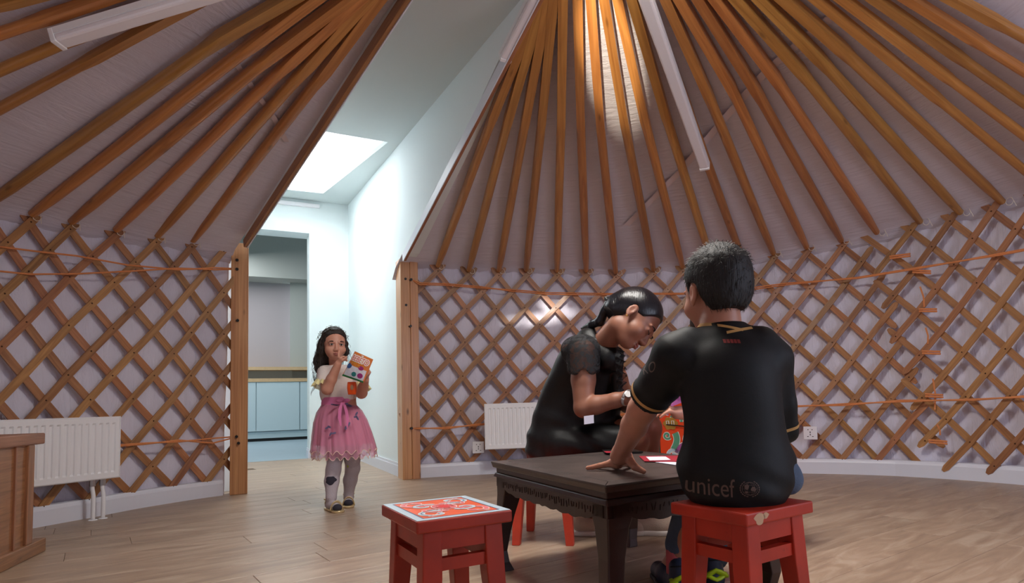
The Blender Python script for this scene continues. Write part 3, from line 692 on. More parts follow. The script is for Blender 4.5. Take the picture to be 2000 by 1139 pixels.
def stool(loc_c, ax, wd, dp, h, label, mat, group='red painted stools', splay=.012, ins=0):
    c = Vector((loc_c[0], loc_c[1], 0)); X = Vector((ax[0], ax[1], 0)).normalized(); Y = Vector((0, 0, 1)).cross(X)
    r = thing('stool', c, label, 'stool', group); r['_w'] = 0
    mb = MB(); mb.box(c+Vector((0, 0, h-.014)), (wd, dp, .028), X); mb.build('seat', mat, r, bevel=.004)
    ix, iy = wd/2-.022-.02-ins, dp/2-.018-.02
    for a in (-1, 1):
        for b in (-1, 1):
            t = c+X*a*ix+Y*b*iy+Vector((0, 0, h-.028)); f = c+X*a*(ix+splay)+Y*b*(iy+splay); f.z = 0
            mid = t.lerp(f, .32)
            q = []
            for p, s_ in ((f, .034), (mid, .046), (t, .044)):
                # taper is cut on the inner faces only
                o_ = p; k = s_
                q.append([o_+X*(a*.022-(k if a > 0 else 0))+Y*(b*.022-(k if b > 0 else 0)), o_+X*(a*.022+(0 if a > 0 else k))+Y*(b*.022-(k if b > 0 else 0)),
                          o_+X*(a*.022+(0 if a > 0 else k))+Y*(b*.022+(0 if b > 0 else k)), o_+X*(a*.022-(k if a > 0 else 0))+Y*(b*.022+(0 if b > 0 else k))])
            mb = MB(); mb.hexa(q[0]+q[1]); mb.hexa(q[1]+q[2]); mb.build('leg', mat, r, bevel=.003)
    for b in (-1, 1):
        mb = MB(); mb.beam(c+Y*b*(iy+.010)-X*(ix-.01)+Vector((0, 0, h-.028-.022)), c+Y*b*(iy+.010)+X*(ix-.01)+Vector((0, 0, h-.028-.022)), .018, .044); mb.build('apron', mat, r)
        mb = MB(); mb.beam(c+Y*b*(iy+.008)-X*(ix-.01)+Vector((0, 0, .255)), c+Y*b*(iy+.008)+X*(ix-.01)+Vector((0, 0, .255)), .020, .028); mb.build('stretcher', mat, r)
        mb = MB(); mb.beam(c+X*b*(ix+.010)-Y*(iy-.01)+Vector((0, 0, h-.028-.022)), c+X*b*(ix+.010)+Y*(iy-.01)+Vector((0, 0, h-.028-.022)), .018, .044); mb.build('apron', mat, r)
        mb = MB(); mb.beam(c+X*b*(ix+.008)-Y*(iy-.01)+Vector((0, 0, .255)), c+X*b*(ix+.008)+Y*(iy-.01)+Vector((0, 0, .255)), .020, .028); mb.build('stretcher', mat, r)
    return r, c, X, Y
def spiral(c, X, Y, r0, r1, a0, turns, n=26):
    return [c+X*(r0+(r1-r0)*i/n)*math.cos(a0+turns*2*PI*i/n)+Y*(r0+(r1-r0)*i/n)*math.sin(a0+turns*2*PI*i/n) for i in range(n+1)]
# front stool with painted top
F0 = Vector((-.284, 1.552, 0)); FX = Vector((.865, .50, 0)).normalized()
fl, fn, fr = Vector((-.454, 1.607, 0)), Vector((-.306, 1.360, 0)), Vector((-.113, 1.473, 0))
fX = (fr-fn).normalized(); fYv = (fl-fn)
r, c, X, Y = stool(((fl+fr)/2).to_tuple()[:2], fX, .232, .292, .36, 'red wooden stool with a scroll-painted top, nobody on it, nearest the camera', M['red'])
top = c+Vector((0, 0, .3604)); UP = Vector((0, 0, 1))
def deck(name, pts, mat, z): 
    mb = MB(); mb.add([top+X*a+Y*b+UP*z for a, b in pts], [tuple(range(len(pts)))]); return mb.build(name, mat, r)
def frame(name, a, b, w_, mat, z):
    mb = MB(); o_ = [(-a, -b), (a, -b), (a, b), (-a, b)]; i_ = [(-a+w_, -b+w_), (a-w_, -b+w_), (a-w_, b-w_), (-a+w_, b-w_)]
    mb.add([top+X*p+Y*q+UP*z for p, q in o_+i_], [(k, (k+1) % 4, 4+(k+1) % 4, 4+k) for k in range(4)]); return mb.build(name, mat, r)
deck('painted_panel', [(-.095, -.125), (.095, -.125), (.095, .125), (-.095, .125)], M['p_orange'], .0002)
frame('painted_border', .113, .143, .020, M['p_blue'], .0003); frame('painted_line', .094, .124, .0035, M['p_navy'], .0006)
mo = {k: MB() for k in ('p_white', 'p_pink', 'p_blue', 'p_navy', 'p_red')}
def scroll(pts, w_, core, z):
    n = len(pts); w0 = [w_*(1-.35*i/n) for i in range(n)]
    mo['p_white'].ribbon(pts, [q+.004 for q in w0], UP, z); mo[core].ribbon(pts, w0, UP, z+.0002)
for sx in (-1, 1):
    for sy in (-1, 1):
        a0 = math.atan2(sy, sx)
        cc = top+X*sx*.049+Y*sy*.078; core = 'p_blue' if sx*sy > 0 else 'p_pink'
        pts = spiral(cc, X*sx, Y*sy, .043, .008, -2.2, .95*1, 24); scroll(pts, .013, core, .0010)
        if core == 'p_blue': mo['p_navy'].ribbon(pts[2:14], .003, UP, .0014)
        cc = top+X*sx*.040+Y*sy*.030; pts = spiral(cc, X*sx, Y*sy, .036, .006, 2.6, -.85, 20); scroll(pts, .009, 'p_pink' if core == 'p_blue' else 'p_blue', .0012)
        arc = [top+X*sx*(.012+.06*t)+Y*sy*(.012+.10*t+.02*math.sin(t*PI)) for t in np.linspace(0, 1, 14)]; scroll(arc, .008, 'p_pink', .0008)
        for t in range(3):
            p = top+X*sx*(.05+.012*t)+Y*sy*(.095+.006*t); mo['p_white'].add([p+X*.003*math.cos(q)+Y*.003*math.sin(q)+UP*.0016 for q in np.linspace(0, 2*PI, 8)[:-1]], [tuple(range(7))])
ring_ = lambda ra, rb: [top+X*ra*math.cos(q)+Y*rb*math.sin(q) for q in np.linspace(0, 2*PI, 30)]
mo['p_pink'].ribbon(ring_(.026, .036), .006, UP, .0016); mo['p_white'].ribbon(ring_(.030, .041), .002, UP, .0017)
mo['p_red'].add([p+UP*.0018 for p in ring_(.014, .020)[:-1]], [tuple(range(29))]); mo['p_pink'].ribbon(ring_(.016, .023), .004, UP, .0019)
for k_, nm in (('p_white', 'white_scrolls'), ('p_pink', 'pink_scrolls'), ('p_blue', 'blue_scrolls'), ('p_navy', 'navy_lines'), ('p_red', 'red_rosette')): mo[k_].build(nm, M[k_], r, kind='stuff')
# boy's stool
bl_, bn_, br_ = Vector((.270, 1.514, 0)), Vector((.402, 1.335, 0)), Vector((.602, 1.475, 0))
r2, c2, X2, Y2 = stool(((bl_+br_)/2).to_tuple()[:2], (br_-bn_), .246, .224, .36, 'red wooden stool with a chipped edge under the boy in black', M['red2'])
mb = MB()
cp_ = c2+X2*(-.075)+Y2*(-.1126)+Vector((0, 0, .338))
cpx = bn_+(br_-bn_).normalized()*.040
for k, (ox, oz, w_, h_) in enumerate(((.040, -.016, .034, .026), (.062, -.011, .018, .014))):
    b = bn_+(br_-bn_).normalized()*ox-Y2*.0012; b.z = .36+oz
    mb.add([b+X2*w_/2*math.cos(q)*(1+.22*math.sin(3*q+k)+.08*math.sin(7*q))+UP*h_/2*math.sin(q) for q in np.linspace(0, 2*PI, 25)[:-1]], [tuple(range(24))])
mb.build('paint_chip', M['chip'], r2)
# woman's stool and the hidden child's stool
r3, c3, X3, Y3 = stool((-.047, 2.83), (.985, -.17), .375, .33, .338, 'red wooden stool under the woman in black, behind the dark table', M['redpink'], ins=.045)
r4, c4, X4, Y4 = stool((.785, 2.57), (.9, .4), .215, .21, .36, 'red wooden stool mostly hidden behind the seated boy', M['redpink'])
# ---- dark low table
M['tab'] = painted_red('dark_table_wood', srgb(52, 30, 24), .5, .35)
def tabletop_mat():
    q = NT('table_top_worn'); tc = q.n('ShaderNodeTexCoord'); n1 = q.n('ShaderNodeTexNoise', i_Scale=5.0, i_Detail=8.0, i_Roughness=.65); q.l(tc.outputs['Object'], n1.inputs['Vector'])
    rp = q.n('ShaderNodeValToRGB'); q.l(n1.outputs[0], rp.inputs[0]); rp.color_ramp.elements[0].position = .3; rp.color_ramp.elements[0].color = srgb(50, 42, 40)
    rp.color_ramp.elements[1].position = .75; rp.color_ramp.elements[1].color = srgb(88, 76, 72); q.l(rp.outputs[0], q.b.inputs['Base Color'])
    mr = q.n('ShaderNodeMapRange'); q.l(n1.outputs[0], mr.inputs[0]); mr.inputs[3].default_value = .5; mr.inputs[4].default_value = .3; q.l(mr.outputs[0], q.b.inputs['Roughness'])
    return q.m
M['tabtop'] = tabletop_mat()
TL, TN, TB, TR = Vector((-.25, 2.33, 0)), Vector((.12, 1.58, 0)), Vector((.31, 2.68, 0)), Vector((.68, 1.93, 0))
TC = (TL+TR)/2; tr = thing('low_table', TC, 'dark brown carved low table with curved legs in the middle of the three sitters', 'table')
TH = .396
def tq(f): # inset quad
    return [TC+(p-TC)*f for p in (TL, TN, TR, TB)]
def tslab(name, f0, f1, z0, z1, mat, bev=.003):
    a = [p+Vector((0, 0, z0)) for p in tq(f0)]; b = [p+Vector((0, 0, z1)) for p in tq(f1)]
    mb = MB(); mb.hexa(a+b); return mb.build(name, mat, tr, bevel=bev)
tslab('table_top', .985, 1.0, TH-.022, TH-.004, M['tab'])
# rim boards with mitred corners and the sunk centre panel
o4, i4 = tq(1.0), tq(.86)
for k in range(4):
    a, b, c_, d_ = o4[k], o4[(k+1) % 4], i4[(k+1) % 4], i4[k]
    e = (b-a).normalized()*.0008
    mb = MB(); mb.hexa([p+Vector((0, 0, z)) for z in (TH-.006, TH) for p in (a+e, b-e, c_-e, d_+e)]); mb.build('rim_board', M['tabtop'], tr, bevel=.0015)
mb = MB(); mb.hexa([p+Vector((0, 0, z)) for z in (TH-.006, TH-.0005) for p in tq(.848)]); mb.build('centre_panel', M['tabtop'], tr, bevel=.002)
tslab('waist', .955, .955, TH-.040, TH-.022, M['tab'], .002)
tslab('moulding', .985, .965, TH-.056, TH-.040, M['tab'], .004)
for k, (a, b) in enumerate(((TL, TN), (TN, TR), (TR, TB), (TB, TL))):
    a, b = TC+(a-TC)*.955, TC+(b-TC)*.955; t = (b-a).normalized(); n_ = Vector((t.y, -t.x, 0)); n_ = n_ if n_.dot((a+b)/2-TC) > 0 else -n_
    ln = (b-a).length; n = 40; vs = []; z1 = TH-.056
    for i in range(n+1):
        u = i/n; e = min(u, 1-u)*ln
        zb_ = z1-.034 if e < .07 else z1-.036-.014*min(1, (e-.07)/.10)-.006*abs(math.sin(e*42))
        p = a+t*ln*u
        vs += [p+Vector((0, 0, z1)), p+Vector((0, 0, zb_)), p-n_*.02+Vector((0, 0, zb_)), p-n_*.02+Vector((0, 0, z1))]
    fs = [(4*i+q, 4*i+(q+1) % 4, 4*i+4+(q+1) % 4, 4*i+4+q) for i in range(n) for q in range(4)]
    mb = MB(); mb.add(vs, fs); ap = mb.build('apron', M['tab'], tr)
    # carved relief strips
    mb = MB(); rn = random.Random(k)
    for q in range(int(ln/.016)):
        e = .07+q*.016
        if e > ln-.07: break
        p = a+t*e+n_*.0002; hh = rn.uniform(.008, .022); z0 = z1-.008-rn.uniform(0, .008)
        mb.beam(p+Vector((0, 0, z0)), p+Vector((0, 0, z0-hh))+t*rn.uniform(-.006, .006), .0035, .003, up=n_)
    mb.build('carving', M['tab'], ap)
for p, q in ((TL, TB), (TN, TR), (TR, TN), (TB, TL)):
    mb = MB(); cq = TC+(p-TC)*.955; d_ = (cq-TC).normalized(); e1 = (TN-TL).normalized(); e2 = (TR-TN).normalized()
    sx = 1 if (cq-TC).dot(e1) > 0 else -1; sy = 1 if (cq-TC).dot(e2) > 0 else -1
    prev = None; prof = ((TH-.05, .082, 0), (TH-.095, .084, 0), (TH-.12, .072, .0), (.20, .056, .004), (.13, .052, .014), (.07, .044, .016), (.03, .040, .006), (0, .046, -.002))
    for z, wd, off in prof:
        o_ = cq+(e1*sx+e2*sy)*off; ring = [o_, o_-e1*sx*wd, o_-e1*sx*wd-e2*sy*wd, o_-e2*sy*wd]; ring = [Vector((v.x, v.y, z)) for v in ring]
        if prev: mb.hexa(ring+prev)
        prev = ring
    mb.build('leg', M['tab'], tr, bevel=.004)
# ---- things on the table
def sheet(name, pts, mat, th=.0012, **k):
    P_ = [Vector(p) for p in pts]; c_ = sum(P_, Vector())/len(P_); mb = MB(); n = len(P_)
    mb.add(P_+[p+Vector((0, 0, th)) for p in P_], [tuple(range(n))[::-1], tuple(range(n, 2*n))]+[(i, (i+1) % n, n+(i+1) % n, n+i) for i in range(n)])
    return mb.build(name, mat, loc=c_, **k)
M['card'] = simple('red_card', srgb(158, 34, 50), .5); M['paper'] = simple('white_paper', srgb(226, 222, 236), .6)
rc = thing('red_card', (0.357,2.200,0.398), 'red card with a white sheet on it, lying on the dark table beside the hand', 'card')
def sheet_c(name, pts, mat, th, par):
    P_ = [Vector(p) for p in pts]; mb = MB(); n = len(P_)
    mb.add(P_+[p+Vector((0, 0, th)) for p in P_], [tuple(range(n))[::-1], tuple(range(n, 2*n))]+[(i, (i+1) % n, n+(i+1) % n, n+i) for i in range(n)]); return mb.build(name, mat, par)
sheet_c('card', [(0.306,2.319,0.398), (0.298,2.124,0.398), (0.436,2.064,0.398), (0.448,2.293,0.398)], M['card'], .002, rc)
sheet_c('sheet', [(0.324,2.263,0.401), (0.317,2.128,0.401), (0.388,2.124,0.401), (0.393,2.251,0.401)], M['paper'], .0008, rc)
sheet('paper_sheet', [(0.332,2.102,0.397), (0.377,1.996,0.397), (0.427,1.982,0.397), (0.439,2.078,0.397)], M['paper'], .0012, label='white folded paper sticking out under the red card on the dark table', category='paper')
fo = thing('eyeglass_case', (0.239,2.583,0.398), 'flat dark case with a red face lying near the far edge of the dark table', 'case')
sheet_c('case_body', [(0.190,2.615,0.398), (0.193,2.497,0.398), (0.342,2.468,0.398), (0.320,2.620,0.398)], M['black'], .006, fo)
sheet_c('case_face', [(0.189,2.514,0.405), (0.193,2.437,0.405), (0.225,2.433,0.405), (0.224,2.511,0.405)], M['card'], .001, fo)
# ---- painted chest by the wall
CF = 5.00; chx0, chx1, chz1 = .665, 1.86, .665; CDp = .29
cx = Vector((.94, -.342, 0)).normalized(); cy = Vector((.342, .94, 0)).normalized(); co = Vector((chx0, CF-.02, .04))
def CQ(u, v, d_=0): return co+cx*u+Vector((0, 0, v))+cy*d_
ch = thing('painted_chest', CQ(.56, 0, .2), 'orange chest painted with green, purple and blue scrolls against the lattice behind the boy', 'chest')
CW, CH_ = 1.05, .61
def cbox(name, u0, u1, v0, v1, d0, d1, mat, par=ch, bev=.003):
    mb = MB(); mb.hexa([CQ(u, v, d_) for v in (v0, v1) for u, d_ in ((u0, d0), (u1, d0), (u1, d1), (u0, d1))]); return mb.build(name, mat, par, bevel=bev)
cbox('body', 0, CW, 0, CH_, .012, CDp, M['c_orange']); cbox('lid', -.012, CW+.012, CH_, CH_+.035, -.004, CDp+.01, M['c_orange'])
cbox('foot', .0, .08, -.04, 0, .02, .1, M['p_dgreen']); cbox('foot', CW-.08, CW, -.04, 0, .02, .1, M['p_dgreen']); cbox('foot', 0, .08, -.04, 0, CDp-.1, CDp-.02, M['p_dgreen']); cbox('foot', CW-.08, CW, -.04, 0, CDp-.1, CDp-.02, M['p_dgreen'])
for u0 in (.0, CW-.155):
    st = cbox('side_panel', u0+.02, u0+.145, .02, CH_-.02, -.001, .012, M['p_purple'])
    for v0, v1 in ((.03, .36), (.385, CH_-.03)):
        cbox('green_block', u0+.045, u0+.13, v0, v1, -.004, 0, M['p_green'], st, .002); cbox('inner_block', u0+.062, u0+.112, v0+.02, v1-.02, -.006, -.003, M['p_purple'], st, .001)
        mb = MB(); q = [(u0+.045, v0), (u0+.13, v0), (u0+.13, v1), (u0+.045, v1), (u0+.045, v0)]; mb.tube([CQ(a, b, -.005) for a, b in q], .003, 5); mb.build('white_outline', M['p_white'], st)
cbox('dark_gap', .150, .165, .0, CH_, .004, .0125, M['p_dgreen']); cbox('dark_gap', CW-.165, CW-.150, .0, CH_, .004, .0125, M['p_dgreen'])
dr_ = [cbox('front_panel', .168, .56, .015, CH_-.015, -.002, .012, M['c_orange']), cbox('front_panel', .57, CW-.168, .015, CH_-.015, -.002, .012, M['c_orange'])]
co_m = {}
def cscroll(par_i, pts, w_, core, out='p_white'):
    for nm, ww, z in ((out, w_+.009, .004), (core, w_, .0055)):
        co_m.setdefault((par_i, nm), MB()).ribbon([CQ(a, b, -z) for a, b in pts], ww, -cy)
def sp2(cu, cv, r0, r1, a0, turns, n=26): return [(cu+(r0+(r1-r0)*i/n)*math.cos(a0+turns*2*PI*i/n), cv+(r0+(r1-r0)*i/n)*math.sin(a0+turns*2*PI*i/n)) for i in range(n+1)]
for pi_, mir in ((0, 1), (1, -1)):
    def mu(pts): return pts if mir == 1 else [(CW-a, b) for a, b in pts]
    cscroll(pi_, mu(sp2(.265, .12, .055, .012, 0, 1.3)), .022, 'p_blue')
    cscroll(pi_, mu([(.30+.07*t, .14+.06*t+.02*math.sin(PI*t)) for t in np.linspace(0, 1, 12)]), .05, 'p_purple')
    cscroll(pi_, mu([(.27+.03*math.sin(t*2.5), .17+.13*t) for t in np.linspace(0, 1, 14)]), .045, 'p_green')
    cscroll(pi_, mu(sp2(.225, .28, .03, .006, -.6, -1.1, 18)), .016, 'p_green')
    cscroll(pi_, mu(sp2(.42, .24, .075, .02, 1.2, 1.2)), .022, 'p_yellow', 'p_white'); cscroll(pi_, mu(sp2(.42, .24, .045, .01, 1.2, 1)), .012, 'p_red', 'p_orange')
    cscroll(pi_, mu(sp2(.40, .40, .06, .01, 3.4, -1.2)), .02, 'p_green'); cscroll(pi_, mu([(.26+.10*t, .44+.05*t-.03*math.sin(PI*t)) for t in np.linspace(0, 1, 12)]), .03, 'p_green')
    cscroll(pi_, mu(sp2(.24, .50, .05, .01, -1.5, -1.1)), .02, 'p_purple'); cscroll(pi_, mu(sp2(.48, .50, .045, .01, 2.5, 1.2)), .018, 'p_blue')
for (pi_, nm), m_ in co_m.items(): m_.build({'p_white': 'white_scroll', 'p_blue': 'blue_scroll', 'p_purple': 'purple_scroll', 'p_green': 'green_scroll', 'p_yellow': 'yellow_scroll', 'p_red': 'red_scroll', 'p_orange': 'orange_scroll'}[nm], M[nm], dr_[pi_], kind='stuff')
mb = MB(); hu, hv = .255, .375
pts = [(hu+.055*math.cos(q)*(1+.12*math.cos(6*q)), hv+.05*math.sin(q)*(1+.12*math.cos(6*q))) for q in np.linspace(0, 2*PI, 30)[:-1]]
mb.add([CQ(a, b, -.010) for a, b in pts]+[CQ(a, b, -.002) for a, b in pts], [tuple(range(29))]+[(i, (i+1) % 29, 29+(i+1) % 29, 29+i) for i in range(29)])
hp = mb.build('clasp_plate', M['brass'], ch)
for du in (-.02, .02):
    mb = MB(); mb.tube([CQ(hu+du-.009, hv-.01, -.012), CQ(hu+du-.009, hv+.02, -.022), CQ(hu+du+.009, hv+.02, -.022), CQ(hu+du+.009, hv-.01, -.012)], .004, 6); mb.build('staple', M['p_white'], hp)
mb = MB(); mb.tube([CQ(hu-.03, hv-.008, -.022), CQ(hu+.16, hv-.03, -.022)], .0045, 6); mb.build('bolt', M['black'], hp)
# ---- radiators
def radiator(loc0, loc1, z0, z1, label, nr, pipes=True):
    a, b = Vector(loc0), Vector(loc1); a.z = b.z = 0; t = (b-a).normalized(); ln = (b-a).length; C = Vector((AX, AY, 0))
    n_ = Vector((t.y, -t.x, 0)); n_ = n_ if n_.dot(C-(a+b)/2) > 0 else -n_
    r = thing('radiator', (a+b)/2+Vector((0, 0, z0)), label, 'radiator', 'white panel radiators on the lattice wall')
    H_ = z1-z0; vs, fs = [], []
    nx = nr*8; mx_, mz = .022, .042
    xs = [0, .006]+[mx_+(ln-2*mx_)*i/nx for i in range(nx+1)]+[ln-.006, ln]; zs = [0, .006, mz-.006, mz+.004, H_-mz-.004, H_-mz+.006, H_-.006, H_]
    for i, x in enumerate(xs):
        for j, z in enumerate(zs):
            d_ = 0.0
            if 2 <= i <= nx+2 and 3 <= j <= 4:
                ph = ((i-2) % 8)/8; d_ = -.007*(1 if .30 <= ph <= .80 else 0)
            if i in (0, len(xs)-1) or j in (0, len(zs)-1): d_ = -.005
            vs.append(a+t*x+Vector((0, 0, z0+z))+n_*(.05+d_))
    m_ = len(zs)
    for i in range(len(xs)-1):
        for j in range(m_-1): fs.append((i*m_+j, (i+1)*m_+j, (i+1)*m_+j+1, i*m_+j+1))
    mb = MB(); mb.add(vs, fs); mb.build('front_panel', M['enamel'], r)
    mb = MB(); mb.beam(a+t*.002+Vector((0, 0, (z0+z1)/2)), b-t*.002+Vector((0, 0, (z0+z1)/2)), .010, H_-.01, up=(0, 0, 1)); 
    mb.build('back_panel', M['enamel'], r)
    for e in (a, b):
        mb = MB(); mb.box(e+n_*.024+Vector((0, 0, (z0+z1)/2)), (.004, .050, H_-.004), t); mb.build('side_cover', M['enamel'], r)
    mb = MB(); g = ln/40
    mb.beam(a+n_*.047+Vector((0, 0, z1-.001)), b+n_*.047+Vector((0, 0, z1-.001)), .006, .004); mb.beam(a+n_*.002+Vector((0, 0, z1-.001)), b+n_*.002+Vector((0, 0, z1-.001)), .006, .004)
    for q in range(40): mb.beam(a+t*g*(q+.25)+n_*.004+Vector((0, 0, z1-.001)), a+t*g*(q+.25)+n_*.046+Vector((0, 0, z1-.001)), .006, .003)
    mb.build('top_grille', M['enamel'], r)
    if pipes:
        for k, e in enumerate((.085, .14)):
            p = b-t*e+n_*.03; mb = MB()
            mb.tube([p+Vector((0, 0, z0)), p+Vector((0, 0, z0-.05)), p+n_*.012+Vector((0, 0, z0-.09)), p+n_*.012+Vector((0, 0, .02)), p+n_*.012], .011, 10); mb.build('pipe', M['enamel'], r, smooth=True)
            mb = MB(); mb.tube([p+Vector((0, 0, z0+.01)), p+Vector((0, 0, z0-.035))], .017, 8); mb.build('valve', M['metal'], r)
            mb = MB(); mb.tube([p+n_*.012+Vector((0, 0, .004)), p+n_*.012+Vector((0, 0, -.002))], [.020, .026], 10); mb.build('floor_rosette', M['enamel'], r)
    return r
la, lb = Vector((-2.925, 3.22, 0)), Vector((-2.672, 3.785, 0)); la = lb+(la-lb).normalized()*1.0
# shift so the FRONT face sits on the measured line
def shift_back(a, b, d_):
    t = (b-a).normalized(); C = Vector((AX, AY, 0)); n_ = Vector((t.y, -t.x, 0)); n_ = n_ if n_.dot(C-(a+b)/2) > 0 else -n_
    return a-n_*d_, b-n_*d_
la, lb = shift_back(la, lb, .05)
radiator(la, lb, .232, .603, 'white ribbed panel radiator with two floor pipes, behind the plain wooden table', 26)
ra_, rb_ = shift_back(Vector((-.595, 5.15, 0)), Vector((.30, 5.27, 0)), .05)
radiator(ra_, rb_, .232, .612, 'white ribbed panel radiator on the lattice behind the woman in black', 24, False)
# ---- sockets
def socket(px, up_, label):
    c_ = Vector(px); out = Vector((AX-c_.x, AY-c_.y, 0)).normalized(); t = Vector((0, 0, 1)).cross(out)
    r = thing('wall_socket', c_, label, 'socket', 'white wall sockets on the lattice')
    mb = MB(); mb.box(c_, (.100, .014, .100), t); mb.build('plate', M['plastic'], r, bevel=.004)
    mb = MB(); mb.box(c_-out*.02, (.075, .035, .075), t); mb.build('back_box', M['dark'], r)
    for x, z, w_, h_ in ((-.015, .026, .007, .006), (.015, .026, .007, .006), (-.018, -.026, .010, .005), (.018, -.026, .010, .005), (0, -.012, .005, .012), (0, .006, .006, .012)):
        mb = MB(); mb.box(c_+t*x+Vector((0, 0, z))+out*.0075, (w_, .002, h_), t); mb.build('socket_slot', M['black'], r)
    return r
socket((-0.683,5.375,0.238), 0, 'white wall socket low on the lattice beside the passage doorway post'); socket((1.955,4.767,0.314), 0, 'white wall socket on the lattice beyond the seated boy, over the skirting board')
# ---- plain wooden table at the left edge
E0 = Vector((-2.350, 2.835, 0)); a_ = Vector((.34, -.94, 0)).normalized(); b_ = Vector((-.94, -.34, 0)).normalized()
lt = thing('wooden_table', E0+a_*.4+b_*.3, 'plain light-brown wooden table with board legs in front of the radiator with pipes', 'table')
mb = MB(); mb.hexa([E0+a_*u+b_*v+Vector((0, 0, z)) for z in (.490, .540) for u, v in ((-.01, 0), (.85, 0), (.85, .9), (-.01, .9))]); mb.build('table_top', M['table_l'], lt, bevel=.006)
for v in (.0, .78):
    mb = MB(); mb.hexa([E0+a_*u+b_*(v+w_)+Vector((0, 0, z)) for z in (0, .062) for u, w_ in ((-.035, -.005), (.87, -.005), (.87, .04), (-.035, .04))]); ft = mb.build('foot_rail', M['table_l'], lt, bevel=.005)
    for u in (.09, .70):
        mb = MB(); mb.hexa([E0+a_*(u+q)+b_*(v+w_)+Vector((0, 0, z)) for z in (.062, .49) for q, w_ in ((0, 0), (.06, 0), (.06, .035), (0, .035))]); mb.build('leg', M['table_l'], lt, bevel=.003)
    mb = MB(); mb.hexa([E0+a_*u+b_*(v+w_)+Vector((0, 0, z)) for z in (.062, .49) for u, w_ in ((.15, .012), (.70, .012), (.70, .026), (.15, .026))]); mb.build('end_panel', M['table_l'], lt)
    mb = MB(); mb.hexa([E0+a_*u+b_*(v+w_)+Vector((0, 0, z)) for z in (.062, .49) for u, w_ in ((.24, .004), (.255, .004), (.255, .012), (.24, .012))]); mb.build('batten', M['table_l'], lt)
# ---- rear windows behind the camera: left one added for its fill lamp
for k, (th0, th1, z0, z1) in enumerate(((118, 137, .55, 1.65), (213, 240, .75, 1.65))):
    def rq(t, z, r_=3.40): t = math.radians(t); return Vector((AX+r_*math.sin(t), AY+r_*math.cos(t), z))
    rw = struct('window_%d' % (k+2), rq((th0+th1)/2, z0))
    for a, b in (((th0, z0), (th1, z0)), ((th1, z0), (th1, z1)), ((th1, z1), (th0, z1)), ((th0, z1), (th0, z0)), (((th0+th1)/2, z0), ((th0+th1)/2, z1))):
        mb = MB(); mb.beam(rq(*a), rq(*b), .05, .05, up=rq(a[0], 0, 3).normalized()+Vector((0, .001, 0.002))); mb.build('window_frame', M['post'], rw)
    pm_ = simple('sun_block_pane_%d' % k, srgb(225, 232, 240), .9)
    mb = MB(); mb.add([rq(th0, z0, 3.43), rq(th1, z0, 3.43), rq(th1, z1, 3.43), rq(th0, z1, 3.43)], [(0, 1, 2, 3)]); mb.build('sun_block_pane', pm_, rw)  # opaque unseen pane, added to keep the sun out
